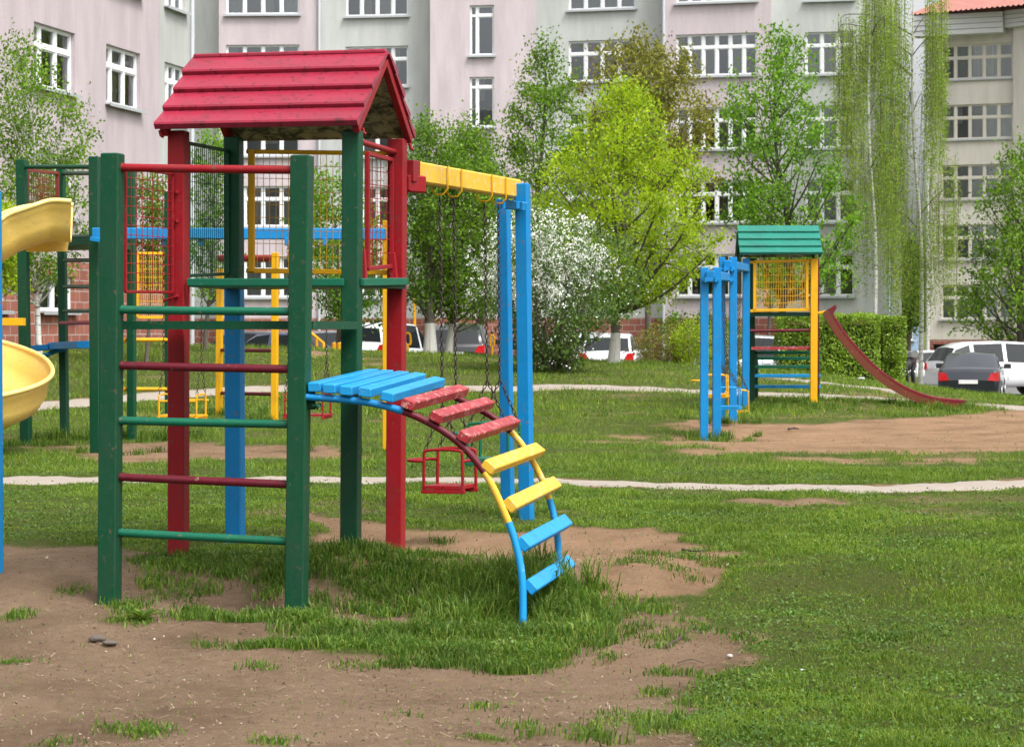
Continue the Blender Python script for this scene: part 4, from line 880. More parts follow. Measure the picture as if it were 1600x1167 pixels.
for p, q in ((A, bk), (bk, bk2), (bk2, C2)): mb.quad((*p, -2), (*q, -2), (*q, 16.2), (*p, 16.2))
mb.build('rear_shell', CREAM, rb)
EAV = plain('white eaves board', (.62, .62, .62), .6, 0, .08, 4, .1)
def eave(p, q, out, z0, z1):
    mb = MB(); p = Vector((*p, 0)); q = Vector((*q, 0)); k = 4
    for i in range(k):
        za = z0 + (z1 - z0) * i / k; zb = z0 + (z1 - z0) * (i + 1) / k - .02; o_ = out + i * .05
        mb.obox((p + q) / 2 + n_ * (o_ / 2) + Vector((0, 0, (za + zb) / 2)), (q - p) / 2, n_ * o_ / 2, Vector((0, 0, (zb - za) / 2)))
    mb.build('eaves', EAV, rb)
eave((A[0] - u_.x * .6, A[1] - u_.y * .6), (B_[0] - u_.x * .4, B_[1] - u_.y * .4), 1.0, 15.75, 16.75); eave((B_[0] - u_.x * .38, B_[1] - u_.y * .38), C_, .75, 16.0, 16.8)
m, nt, N, L, B = mat('red roof tiles'); n1 = noise(N, L, 1.4, 6, .7, coord(N)); L.new(mixc(N, L, n1, (.25, .085, .065), (.42, .20, .17)), B.inputs['Base Color']); B.inputs['Roughness'].default_value = .8; TILES = m
mb = MB(); e0 = Vector((A[0] - u_.x * .7, A[1] - u_.y * .7, 16.8)) + n_ * 1.15; e1 = Vector((C_[0], C_[1], 16.8)) + n_ * 1.15
Lr = (e1 - e0).length; nn = int(Lr / .09); V = []; rise = Vector((0, 0, 1))
rr0 = e0 + u_ * 5.5 - n_ * 7 + rise * 3.6; rr1 = e1 - n_ * 7 + rise * 3.6
for i in range(nn + 1):
    t = i / nn; w_ = .045 * math.cos(i * math.pi / 1.5); a = e0.lerp(e1, t); b = rr0.lerp(rr1, t)
    hipk = 1.0; V += [a + rise * w_, b + rise * w_]
mb.add(V, [(2 * i, 2 * i + 2, 2 * i + 3, 2 * i + 1) for i in range(nn)], True)
hip0 = e0 - n_ * 14; mb.quad(e0, rr0, rr0 - n_ * .1, hip0); mb.quad(rr0, rr1, rr1 - n_ * 8 - rise * 3.6, hip0)
mb.build('roof', TILES, rb)
pipe(rb, (1449 - 800) / F * 113.6, 113.5, -1.5, 16, .1, EAV)
mb = MB(); q = rr0 + u_ * -1.2; mb.tube([e0 + u_ * 1.9 - n_ * 2.3 + rise * 1.0, e0 + u_ * 1.9 - n_ * 2.3 + rise * 2.8], .03, 6); mb.build('aerial', STEEL, rb)
# ---- distant pale blue building seen in the gap
db = thing('building', 'pale blue building far away in the gap between the two blocks', 'building', (25, 150, -2))
A = ((1398 - 800) / F * 150, 150.0); B_ = ((1439 - 800) / F * 150, 150.0)
pt, u, n = wall(db, A, B_, -2, 3.2, [(.35, 1.25, .6, 2.2)], PALEB, plinth=-.8); window(db, pt, u, n, .35, 1.25, .6, 2.2, 2, .7)
mb = MB(); mb.quad((A[0], 150, 3.2), (B_[0], 150, 3.2), (B_[0], 158, 3.2), (A[0], 158, 3.2)); mb.quad((B_[0], 150, -2), (B_[0], 158, -2), (B_[0], 158, 3.2), (B_[0], 150, 3.2)); mb.build('rear_shell', PALEB, db)
# ------------------------------------------------------------------ vehicles
def carpaint(name, c, metal=0.0):
    m, nt, N, L, B = mat(name); n = noise(N, L, 3, 4, .6, coord(N)); L.new(mixc(N, L, n, mul(c, .92), mul(c, 1.06)), B.inputs['Base Color'])
    B.inputs['Roughness'].default_value = .28; B.inputs['Metallic'].default_value = metal; B.inputs['Coat Weight'].default_value = .8; B.inputs['Coat Roughness'].default_value = .06; return m
m, nt, N, L, B = mat('dark car glass'); B.inputs['Base Color'].default_value = (.012, .015, .017, 1); B.inputs['Roughness'].default_value = .08; B.inputs['Specular IOR Level'].default_value = .35; CGL = m
TYRE = plain('tyre rubber', (.02, .02, .02), .85); RIMM = plain('alloy rim', (.45, .46, .48), .35, .8); PLAST = plain('black trim', (.025, .025, .027), .6)
TAIL = plain('red lamp glass', (.45, .01, .015), .15, 0, .3, 20); HEADL = plain('headlamp glass', (.62, .64, .66), .1, .3, .2, 15); PLATE = plain('number plate', (.7, .7, .68), .5)
KIN = {
 'sedan': dict(W=.865, st=[(-2.24, .42, .66, .66, .74), (-2.2, .25, .92, .92, .82), (-1.85, .22, .99, .99, .855), (-1.45, .22, 1.0, 1.0, .865), (-1.35, .22, 1.0, 1.03, .865), (-.82, .22, .98, 1.37, .865), (-.35, .22, .96, 1.42, .865), (-.25, .22, .96, 1.42, .865), (.35, .22, .95, 1.41, .865), (.55, .22, .95, 1.36, .865), (1.15, .22, .93, .95, .865), (1.6, .22, .88, .88, .85), (2.05, .24, .78, .78, .80), (2.2, .34, .62, .62, .66)]),
 'hatch': dict(W=.88, st=[(-2.08, .42, .72, .72, .74), (-2.04, .28, .95, .97, .82), (-1.72, .24, 1.0, 1.36, .87), (-1.3, .24, .98, 1.46, .88), (-.4, .24, .96, 1.50, .88), (-.3, .24, .96, 1.50, .88), (.35, .24, .95, 1.47, .88), (.5, .24, .94, 1.43, .88), (1.15, .24, .92, .96, .87), (1.6, .24, .86, .86, .85), (1.95, .26, .76, .76, .78), (2.08, .36, .6, .6, .64)]),
 'suv': dict(W=.93, st=[(-2.32, .5, .82, .82, .82), (-2.28, .34, 1.06, 1.08, .90), (-1.98, .3, 1.1, 1.5, .93), (-1.5, .3, 1.08, 1.66, .93), (-1.38, .3, 1.08, 1.67, .93), (-.4, .3, 1.05, 1.70, .93), (-.28, .3, 1.05, 1.70, .93), (.45, .3, 1.03, 1.67, .93), (.6, .3, 1.03, 1.62, .93), (1.25, .3, 1.02, 1.05, .92), (1.8, .3, .96, .96, .90), (2.2, .32, .84, .84, .84), (2.32, .42, .66, .66, .70)]),
 'van': dict(W=.92, st=[(-2.2, .45, .85, .85, .84), (-2.17, .3, 1.20, 1.24, .9), (-2.03, .28, 1.2, 1.66, .92), (-1.7, .28, 1.12, 1.80, .92), (-.6, .28, 1.04, 1.82, .92), (-.48, .28, 1.04, 1.82, .92), (.5, .28, 1.02, 1.78, .92), (.62, .28, 1.02, 1.74, .92), (1.45, .28, .98, 1.02, .91), (1.9, .3, .9, .9, .86), (2.15, .36, .72, .72, .76), (2.2, .42, .6, .6, .66)]),
 'pickup': dict(W=.92, st=[(-2.62, .5, .9, .9, .84), (-2.58, .42, 1.08, 1.08, .90), (-1.2, .40, 1.08, 1.08, .92), (-1.02, .40, 1.08, 1.08, .92), (-.98, .40, 1.08, 1.55, .92), (-.78, .40, 1.08, 1.72, .92), (-.05, .40, 1.07, 1.76, .92), (.07, .40, 1.07, 1.76, .92), (.7, .40, 1.06, 1.72, .92), (.85, .40, 1.06, 1.67, .92), (1.4, .40, 1.04, 1.08, .92), (2.0, .42, 1.0, 1.0, .90), (2.45, .46, .88, .88, .84), (2.55, .52, .7, .7, .72)]),
}
def car(kind, label, px, Z, yaw, col, z=None, group='parked cars'):
    """yaw: direction the nose points, degrees from +X"""
    K = KIN[kind]; X = (px - 800) / F * Z; zz = (T(X, Z) + .05) if z is None else z
    root = thing('pickup_truck' if kind == 'pickup' else 'parked_car', label, 'pickup truck' if kind == 'pickup' else 'car', (X, Z, zz), group)
    yw = math.radians(yaw); cx, sx = math.cos(yw), math.sin(yw)
    def W_(x, y, q): return Vector((X + x * cx - y * sx, Z + x * sx + y * cx, zz + q))
    st = K['st']
    def half(x, zl, zs, zr, w_):
        g = zr - zs; k = min(1, g / .5); wt = w_ * (.93 - .19 * k)
        return [(0, zl), (w_ * .86, zl), (w_ * .97, zl + .10), (w_, zl + .28 if zs - zl > .45 else (zl + zs) / 2), (w_ * .995, zs - .12), (w_ * .955, zs), (w_ * .93, zs + .012), (wt, max(zs + .014, zr - .05)), (wt * .9, max(zs + .016, zr)), (0, zr + .03)]
    H_ = [half(*q) for q in st]; n = len(H_[0]); V = []
    for (x, *_), h in zip(st, H_):
        V += [W_(x, y, q) for y, q in h]; V += [W_(x, -y, q) for y, q in h[1:-1][::-1]]
    k = 2 * n - 2; body = []; side = []; side2 = []; ws = []; rw = []
    for i in range(len(st) - 1):
        g0, g1 = st[i][3] - st[i][2], st[i + 1][3] - st[i + 1][2]; dx = st[i + 1][0] - st[i][0]; slope = (st[i + 1][3] - st[i][3]) / dx
        for j in range(k):
            j2 = (j + 1) % k; f = (i * k + j, i * k + j2, (i + 1) * k + j2, (i + 1) * k + j); jj = j if j < n - 1 else k - 1 - j
            if jj == 6 and max(g0, g1) > .3 and dx > .2 and not (kind in ('van',) and st[i][0] < -2.1): (side if j < n - 1 else side2).append(f)
            elif jj == 8 and slope > .75 and g1 > .2: rw.append(f)
            elif jj == 8 and slope < -.45 and g0 > .3: ws.append(f)
            elif jj in (7,) and False: pass
            else: body.append(f)
    body.append(tuple(range(k))); body.append(tuple(range((len(st) - 1) * k, len(st) * k))[::-1])
    b = mesh_obj('body', V, body, [col], root, smooth=[len(f) == 4 for f in body])
    for nm, ff in (('side_window', side), ('side_window', side2), ('windscreen', ws), ('rear_window', rw)):
        if ff:
            Vg = np.array([tuple(p) for p in V]); mesh_obj(nm, Vg, ff, [CGL], root, smooth=True)
    Wd = K['W']; xr, xf = st[0][0], st[-1][0]; wb = 1.32 if kind != 'pickup' else 1.55; R = .31 if kind in ('sedan', 'hatch') else .36
    for sx_ in (-wb, wb - .03):
        for sg in (-1, 1):
            a = W_(sx_, sg * (Wd - .20), R); c_ = W_(sx_, sg * (Wd + .012), R); wh = MB()
            ar = MB(); ar.tube([W_(sx_, sg * (Wd - .25), R + .01), W_(sx_, sg * (Wd + .004), R + .01)], R + .055, 20); ar.build('wheel_arch', PLAST, root)
            wh.tube([a, c_], R, 20); w_o = wh.build('wheel', TYRE, root)
            rm = MB(); ce = W_(sx_, sg * (Wd + .018), R)
            for q in range(7):
                t = 2 * math.pi * q / 7; p = W_(sx_ + math.cos(t) * R * .62, sg * (Wd + .018), R + math.sin(t) * R * .62); rm.bar(ce, p, .045, .02, side=(cx, sx, 0))
            rm.tube([W_(sx_ + math.cos(t) * R * .64, sg * (Wd + .015), R + math.sin(t) * R * .64) for t in [2 * math.pi * q / 16 for q in range(16)]], .016, 6, loop=True); rm.build('rim', RIMM, w_o)
    zt = st[1][2]
    for sg in (-1, 1):
        y0 = sg * st[1][4]; yi = sg * (st[1][4] - .30)
        if kind == 'pickup': q = [W_(xr + .02, y0 * 1.0, zt - .35), W_(xr + .02, sg * (abs(y0) - .15), zt - .35), W_(xr + .02, sg * (abs(y0) - .15), zt - .03), W_(xr + .02, y0, zt - .03)]
        else: q = [W_(xr - .005, y0 * .985, zt - .26), W_(xr - .03, yi, zt - .24), W_(xr + .0, yi + sg * .10, zt - .04), W_(xr + .01, y0 * .985, zt - .02)]
        back = [W_(xr + .16, y0 * 1.02, zt - .26), W_(xr + .1, yi, zt - .24), W_(xr + .1, yi + sg * .1, zt - .04), W_(xr + .2, y0 * 1.02, zt - .0)]
        MB().add(q + back, [(0, 1, 2, 3), (7, 6, 5, 4), (0, 4, 5, 1), (1, 5, 6, 2), (2, 6, 7, 3), (3, 7, 4, 0)]).build('tail_light', TAIL, root)
        yf = st[-2][4]; zf = st[-2][2]; q = [W_(xf + .0, sg * yf * .98, zf - .2), W_(xf + .03, sg * yf * .55, zf - .18), W_(xf - .06, sg * yf * .6, zf - .05), W_(xf - .16, sg * yf * .99, zf - .03)]
        back = [p - Vector((cx, sx, 0)) * .12 for p in q]
        MB().add(q + back, [(0, 1, 2, 3), (7, 6, 5, 4), (0, 4, 5, 1), (1, 5, 6, 2), (2, 6, 7, 3), (3, 7, 4, 0)]).build('headlight', HEADL, root)
        mx_ = next(s_[0] for s_ in st[::-1] if s_[3] - s_[2] > .3) + .22; ms = MB(); ms.obox(W_(mx_, sg * (Wd + .10), st[6][2] + .07), Vector((cx, sx, 0)) * .05, Vector((-sx, cx, 0)) * .10, Vector((0, 0, .07))); ms.obox(W_(mx_, sg * (Wd - .02), st[6][2] + .03), Vector((cx, sx, 0)) * .03, Vector((-sx, cx, 0)) * .06, Vector((0, 0, .02))); ms.build('mirror', col if kind != 'sedan' else PLAST, root)
        hd = MB()
        for hx_ in (-.55, .35): hd.bar(W_(hx_, sg * (Wd + .008), st[6][2] - .14), W_(hx_ + .2, sg * (Wd + .008), st[6][2] - .14), .03, .02)
        hd.build('door_handle', PLAST if kind == 'sedan' else col, root)
        dl = MB()
        for hx_ in (-.3, .72, -.98): dl.bar(W_(hx_, sg * (Wd + .0), st[0][1]), W_(hx_, sg * (Wd - .012), st[6][2] - .02), .012, .012, side=(cx, sx, 0), b=.002)
        dl.build('door_seam', PLAST, root)
    mb = MB(); mb.obox(W_(xr - .012, 0, zt - .28), Vector((cx, sx, 0)) * .012, Vector((-sx, cx, 0)) * .26, Vector((0, 0, .055))); mb.build('number_plate', PLATE, root)
    mb = MB()
    for xx in (xr - .03, xf + .0): mb.obox(W_(xx, 0, st[1][1] + .14), Vector((cx, sx, 0)) * .06, Vector((-sx, cx, 0)) * (Wd * .86), Vector((0, 0, .11)))
    mb.build('bumper', col if kind not in ('suv',) or col is WHITE else PLAST, root)
    return root
WHITE = carpaint('white car paint', (.68, .69, .71)); DARKB = carpaint('dark blue car paint', (.007, .009, .017), .0); BLACK = carpaint('black car paint', (.012, .013, .016)); SILVER = carpaint('silver car paint', (.50, .52, .55), .5); NAVY = carpaint('navy car paint', (.02, .035, .08), .2); GREYC = carpaint('grey car paint', (.16, .17, .19), .4)
car('sedan', 'dark blue saloon parked at the edge of the lawn, rear towards the playground', 1519, 66.0, 76, DARKB)
car('suv', 'large white estate car parked behind the dark blue saloon', 1568, 73.0, 14, WHITE)
car('hatch', 'white hatchback with oval rear window behind the lime green tree', 956, 71.0, 83, WHITE, z=-.22)
car('suv', 'white off-roader parked just behind the white hatchback', 918, 76.5, 84, WHITE)
car('van', 'white minivan with dark rear window seen between the green and red tower posts', 608, 72.0, 68, WHITE, z=-.22)
car('suv', 'black off-roader with red tail lamps behind the two whitewashed tree trunks', 722, 73.0, 86, BLACK, z=-.12)
car('pickup', 'silver double cab pickup parked side on beyond the teal roofed tower', 1172, 69.5, 178, SILVER)
car('sedan', 'navy saloon parked left of the minivan, nose to the right', 452, 72.5, -22, NAVY)
car('sedan', 'dark grey saloon with a pale roof partly hidden by the climbing bars', 402, 74.0, -30, BLACK)
car('hatch', 'grey hatchback nosing in beside the orange railing', 517, 76.0, -78, GREYC)
car('hatch', 'white car far back in the gap between the two blocks', 1439, 104.0, 200, WHITE, z=-1.1)
car('hatch', 'white car mostly hidden behind the white blossoming bush', 868, 75.0, 85, WHITE)
# motorcycle beside the hedge
mc = thing('motorcycle', 'dark motorcycle with a round mirror parked by the end of the hedge', 'motorcycle', (P(1421, 595, 62).x, 62.0, P(1421, 595, 62).z))
def Q(x, y, Z=62.0): return P(x, y, Z)
for dz in (0, 1.1):
    c = Q(1417 + 9 * dz, 582, 62.0 + dz * .9); mb = MB(); mb.tube([c + Vector((0.06 * math.cos(t), .26 * math.cos(t), .27 * math.sin(t))) for t in [2 * math.pi * k / 18 for k in range(18)]], .05, 8, loop=True); wo = mb.build('wheel', TYRE, mc)
    mb = MB(); mb.tube([c - Vector((.05, 0, 0)), c + Vector((.05, 0, 0))], .07, 10); mb.build('hub', RIMM, wo)
mb = MB(); mb.tube(crom([Q(1418, 577), Q(1420, 566), Q(1423, 563, 62.6), Q(1426, 572, 63)], 4), [.09] * 5 + [.15] * 4 + [.1] * 4, 8); mb.build('frame', PLAST, mc)
mb = MB(); mb.obox(Q(1422, 563, 62.5), (.12, 0, 0), (0, .3, 0), (0, 0, .1)); mb.build('fuel_tank', carpaint('dull red tank', (.12, .02, .02)), mc)
mb = MB(); mb.tube([Q(1415, 560), Q(1420, 558), Q(1428, 560)], .02, 6); mb.tube([Q(1415, 560), Q(1414, 552)], .014, 6); mb.tube([Q(1428, 560), Q(1429, 556)], .014, 6); mb.build('handlebar', PLAST, mc)
mb = MB(); c = Q(1429, 553, 61.9); mb.tube([c, c + Vector((0, -.04, 0))], .10, 12); c = Q(1414, 550, 61.9); mb.tube([c, c + Vector((0, -.04, 0))], .06, 12); mb.build('mirror', STEEL, mc)
# yellow stand and railing near the cars
ORG = paint('orange yellow enamel', (.75, .36, .01), .3)
st_ = thing('parking_barrier', 'yellow hoop parking barrier standing beside the white minivan', 'barrier', (P(637, 552, 60).x, 60, T(P(637, 552, 60).x, 60)))
mb = MB(); mb.tube(crom([P(633, 538, 60), P(633, 524, 60), P(637, 520.5, 60), P(641, 524, 60), P(641, 538, 60), P(633, 538, 60)], 4), .03, 6); mb.build('hoop', ORG, st_); mb = MB(); mb.tube([P(637, 538, 60), P(637, 556, 60)], .035, 6); mb.bar(P(633, 539, 60), P(641, 539, 60), .06, .06); mb.build('stand', ORG, st_)
s2 = thing('parking_barrier', 'yellow hoop parking barrier between the black off-roader and the blossoming bush', 'barrier', (P(769, 556, 60).x, 60, T(P(769, 556, 60).x, 60)))
mb = MB(); mb.tube(crom([P(766, 540, 60), P(767, 527, 60), P(769, 524, 60), P(772, 527, 60), P(772, 540, 60)], 4), .03, 6); mb.build('hoop', ORG, s2); mb = MB(); mb.tube([P(769, 540, 60), P(769, 560, 60)], .035, 6); mb.build('stand', ORG, s2)
s3 = thing('railing', 'short sloping orange handrail by the parked cars left of the minivan', 'railing', (P(496, 545, 61).x, 61, T(P(496, 545, 61).x, 61)))
mb = MB(); mb.tube([P(484, 519, 61), P(494, 527, 61), P(505, 536, 61), P(505, 552, 61)], .045, 6); mb.tube([P(495, 528, 61), P(495, 552, 61)], .04, 6); mb.build('rail', ORG, s3)
for q in (522, 530):
    b_ = thing('bollard', 'small orange bollard, %s of the pair right of the orange handrail' % ('left' if q == 522 else 'right'), 'bollard', (P(q, 548, 61).x, 61, T(P(q, 548, 61).x, 61)), 'small orange bollards'); MB().tube([P(q, 536, 61), P(q, 552, 61)], .06, 8).build('shaft', ORG, b_)
    mb = MB(); mb.tube([P(q, 536, 61), P(q, 535, 61)], [.06, .03], 8); mb.build('cap', ORG, b_)
gp = thing('gas_pipe', 'thin yellow gas pipe running up the brick base behind the trees', 'pipe', (P(648, 520, 95).x, 95, 0)); mb = MB(); mb.tube([P(648, 540, 94.9), P(648, 470, 94.9), P(650, 466, 94.9)], .06, 6); mb.build('riser', ORG, gp); mb = MB(); mb.bar(P(646, 500, 94.9), P(651, 500, 94.9), .05, .05); mb.build('bracket', ORG, gp)
# ------------------------------------------------------------------ trees and shrubs
def bark(name, c1, c2, bands=False):
    m, nt, N, L, B = mat(name); v = coord(N, 'Object', L, (6, 6, 1.2)) ; n = noise(N, L, 3, 6, .7, v); c = mixc(N, L, n, c1, c2)
    if bands: nb = noise(N, L, 2.2, 5, .75, coord(N, 'Object', L, (1.2, 1.2, 6))); c = mixc(N, L, ramp(N, L, nb, [(.52, (0, 0, 0)), (.62, (1, 1, 1))]), c, (.045, .04, .035))
    L.new(c, B.inputs['Base Color']); B.inputs['Roughness'].default_value = .9; L.new(bump(N, L, n, .6, .02), B.inputs['Normal']); return m
BARK = bark('grey brown bark', (.055, .045, .035), (.13, .11, .085)); LIME = bark('whitewashed bark', (.34, .33, .30), (.60, .59, .55)); BIRCH = bark('white birch bark', (.42, .41, .38), (.68, .67, .63), True); DARKBARK = bark('dark bark', (.035, .028, .022), (.085, .07, .055))
def rad_tree(name, label, px, Z, base_y, prof, trunk_w, leaf, n_leaf, leaf_size, seed, nb=34, up=.9, barkm=BARK, white=None, group=None, cat='tree', lean=0, multi=1, blossoms=None, cluster=.34, sub=5, depth=None, conc=.55, trunk_top=.9):
    """prof: (y px, x left px, x right px) outline of the crown at distance Z"""
    r = np.random.default_rng(seed); base = P(px, base_y, Z); base.z = min(base.z, T(base.x, Z) + .02)
    root = thing(name, label, cat, base, group)
    zs = np.array([CAMZ - (y - HZ) / F * Z for y, _, _ in prof]); cxs = np.array([((a + b) / 2 - 800) / F * Z for _, a, b in prof]); hws = np.array([(b - a) / 2 / F * Z for _, a, b in prof])
    o = np.argsort(zs); zs, cxs, hws = zs[o], cxs[o], hws[o]; ztop = zs[-1]; zlow = zs[0]
    cx = lambda z: np.interp(z, zs, cxs); hw = lambda z: np.interp(z, zs, hws)
    dk = depth or 1.0
    mb = MB(); tips = []; H = ztop - base.z
    trunks = []
    for t in range(multi):
        off = r.normal(0, .25, 2) * (multi > 1); tp = []
        zt = base.z - .15 + H * trunk_top * (r.uniform(.7, 1) if multi > 1 else 1)
        for k in range(9):
            f = k / 8; z = base.z - .15 + (zt - base.z + .15) * f; tgt = cx(max(z, zlow)); sway = (r.normal(0, .03, 2)) * H * .12
            sp_ = (r.uniform(-.6, .6) * hw(z) * f if False else 0)
            tp.append(Vector((base.x + off[0] * (1 + 3 * f) + (tgt - base.x) * min(1, f * 1.3) + (sway[0] if 0 < k else 0), Z + off[1] * (1 + 3 * f) + (sway[1] if k else 0), z)))
        w0 = trunk_w / (1 if multi == 1 else 1.2); rr = [w0 * (1.25 if k == 0 else 1) * (1 - .86 * (k / 8) ** .8) for k in range(9)]
        tp2 = crom(tp, 3); r2 = [float(np.interp(i / (len(tp2) - 1), np.linspace(0, 1, 9), rr)) for i in range(len(tp2))]
        mb.tube(tp2, r2, 8); trunks.append((tp2, r2))
    zb0 = zlow - .12 * (ztop - zlow)
    for i in range(nb):
        tp2, r2 = trunks[i % multi]; f = (i + r.uniform(0, 1)) / nb; z1 = zlow + (ztop - zlow) * (f ** .9)      # tip height
        ang = i * 2.399 + r.uniform(-.5, .5); reach = hw(z1) * r.uniform(.62, 1.22)
        ex = cx(z1) + math.cos(ang) * reach; ey = Z + math.sin(ang) * reach * dk
        zs_ = max(base.z + .3, (zlow - .10 * (ztop - zlow)) if multi == 1 else -9, z1 - up * reach * r.uniform(.8, 1.3) - .2); ks = min(range(len(tp2)), key=lambda k: abs(tp2[k].z - zs_)); a = tp2[ks]
        b = Vector((ex, ey, z1)); L_ = (b - a).length; r0 = max(.008, min(r2[ks] * .6, .012 + L_ * .016))
        mid = a.lerp(b, .5) + Vector((r.normal(0, .05), r.normal(0, .05), -.08 * L_ * (up > .4))) * 1.0
        pts = crom([a, mid, b], 4); mb.tube(pts, [r0 * (1 - .8 * k / (len(pts) - 1)) for k in range(len(pts))], 5)
        tips += [(b, 1.0), (pts[-3], .8)]
        for s_ in range(sub):
            q = pts[r.integers(2, len(pts))]; d = Vector(r.normal(0, 1, 3)); d.z = abs(d.z) * .9 * up + .1; d.normalize(); l2 = (.16 + .24 * r.random()) * max(.6, hws.max()) * .8
            e = q + d * l2; zc = min(max(e.z, zlow), ztop); lim = hw(zc) * (.78 + .66 * float(vnoise(math.atan2(e.y - Z, e.x - cx(zc)) * 1.6 + seed, zc * 1.1, seed))); dx, dy = e.x - cx(zc), (e.y - Z) / dk; dd = math.hypot(dx, dy)
            if dd > lim: e.x = cx(zc) + dx * lim / dd; e.y = Z + dy * lim / dd * dk
            e.z = zc; mb.tube([q, q.lerp(e, .5) + Vector((0, 0, -.03)), e], [r0 * .35, r0 * .25, r0 * .12], 4); tips += [(e, .9), (q.lerp(e, .55), .6)]
    if white is not None:
        mb.m = 0
    to = mb.build('trunk', barkm, root)
    if white is not None:     # whitewashed foot
        tp2, r2 = trunks[0]; zw = CAMZ - (white - HZ) / F * Z; idx = [k for k in range(len(tp2)) if tp2[k].z < zw]; k1 = idx[-1]; f = (zw - tp2[k1].z) / (tp2[k1 + 1].z - tp2[k1].z + 1e-6)
        pp = [tp2[k] for k in idx] + [tp2[k1].lerp(tp2[k1 + 1], f)]; rr_ = [r2[k] + .006 for k in idx] + [r2[k1] + .006]
        m2 = MB(); m2.tube(pp, rr_, 10); m2.build('whitewash', LIME, to)
    T_ = np.array([tuple(t[0]) for t in tips]); wt = np.array([t[1] for t in tips]) * (.25 + .9 * np.hypot(T_[:, 0] - cx(T_[:, 2]), T_[:, 1] - Z) / np.maximum(hw(T_[:, 2]), .2)) * np.clip(hw(T_[:, 2]) / hws.max(), .12, 1); ci = r.choice(len(T_), n_leaf, p=wt / wt.sum())
    cs_ = (cluster * r.uniform(.5, 1.3, len(T_)))[ci]; C = T_[ci] + r.normal(0, 1, (n_leaf, 3)) * cs_[:, None] * [1, 1, .8] * conc
    global rng; old = rng; rng = r
    V, FC = leaf_quads(C, leaf_size * r.uniform(.6, 1.3, n_leaf), 1.0, .62); co = mesh_obj('crown', V, FC, leaf, root)
    if blossoms:
        n2, bm, bs, cond = blossoms; w2 = wt * np.array([cond(t) for t in T_]); ci = r.choice(len(T_), n2, p=w2 / w2.sum()); bl = T_[ci]
        rac = r.integers(0, 14, n2); rr_ = np.random.default_rng(seed + 5).normal(0, 1, (len(T_), 14, 3)) * cluster * .62
        C = bl + rr_[ci, rac] + r.normal(0, .035, (n2, 3)); V, FC = leaf_quads(C, bs * r.uniform(.6, 1.2, n2), 1.0, .8); mesh_obj('blossom', V, FC, bm, root)
    rng = old; return root
LG = lambda n, a, b, c, t=.4: leafmat(n, a, b, c, t, .5, .6)
LF_lime = LG('lime green leaves', (.24, .40, .012), (.40, .57, .02), (.60, .72, .05), .55)
LF_mid = LG('mid green leaves', (.09, .20, .015), (.17, .32, .025), (.30, .48, .04), .5)
LF_deep = LG('deep green leaves', (.075, .17, .018), (.14, .27, .026), (.26, .43, .04), .5)
LF_olive = LG('bronze olive leaves', (.16, .17, .03), (.25, .25, .04), (.38, .37, .06))
LF_fresh = LG('fresh maple leaves', (.10, .25, .018), (.18, .37, .03), (.30, .52, .05), .5)
LF_birch = LG('young birch leaves', (.20, .32, .045), (.30, .44, .07), (.44, .57, .11), .6)
LF_bush = LG('bush leaves', (.07, .15, .03), (.12, .22, .04), (.20, .31, .07))
WBL = plain('white blossom', (.76, .78, .71), .8, 0, .1, 3)
rad_tree('linden_tree', 'bright lime green young tree standing right of the blossoming bush', 958, 57, 562, [(125, 962, 980), (150, 940, 1015), (185, 912, 1040), (215, 885, 1045), (245, 850, 1075), (275, 828, 1110), (310, 835, 1125), (350, 838, 1128), (395, 850, 1115), (430, 880, 1090), (462, 905, 1040)], .14, LF_lime, 33000, .084, 1, nb=66, white=520, sub=7, cluster=.36)
rad_tree('maple_tree', 'tall mid green tree between the lime green tree and the near swing', 838, 78, 560, [(52, 846, 856), (90, 832, 870), (125, 815, 890), (165, 795, 905), (205, 775, 925), (250, 760, 930), (300, 755, 925), (360, 765, 915), (420, 790, 900)], .17, LF_mid, 17000, .115, 2, nb=46, sub=6, cluster=.45)
rad_tree('linden_tree', 'dense green tree with a thick whitewashed trunk just right of the red tower post', 672, 60, 551, [(175, 655, 668), (210, 645, 690), (250, 622, 720), (300, 610, 735), (360, 615, 735), (420, 618, 725), (470, 640, 712)], .165, LF_deep, 12500, .095, 3, nb=46, white=505, sub=6, cluster=.36)
rad_tree('linden_tree', 'green tree with a thin whitewashed trunk behind the near swing chains', 700, 61, 550, [(180, 716, 732), (215, 700, 750), (260, 680, 775), (310, 672, 790), (370, 668, 790), (430, 675, 775), (490, 690, 768)], .11, LF_mid, 14000, .095, 4, nb=48, white=506, sub=6, cluster=.36)
rad_tree('maple_tree', 'bronze olive leaved maple behind the lime green tree', 1010, 82, 560, [(48, 990, 1000), (70, 960, 1040), (100, 935, 1075), (140, 920, 1100), (180, 905, 1110), (230, 900, 1120), (290, 930, 1110)], .15, LF_olive, 19000, .13, 5, nb=44, sub=6, cluster=.5)
rad_tree('maple_tree', 'airy fresh green maple with dark spreading branches behind the teal roofed tower', 1206, 74, 560, [(42, 1208, 1232), (80, 1180, 1262), (125, 1145, 1280), (170, 1130, 1285), (220, 1122, 1300), (270, 1120, 1325), (330, 1125, 1350), (390, 1150, 1350), (440, 1180, 1325)], .17, LF_fresh, 15000, .13, 6, nb=54, sub=6, up=1.1, cluster=.42, barkm=DARKBARK)
rad_tree('young_birch_tree', 'white stemmed young birch left of the pink wing windows behind the slide', 66, 47, 538, [(52, 18, 34), (90, 8, 60), (140, -10, 100), (190, -25, 130), (240, -40, 148), (300, -45, 145), (350, -45, 140), (400, -40, 120), (430, -20, 100)], .075, LF_mid, 15000, .075, 7, nb=52, barkm=BIRCH, sub=6, cluster=.30)
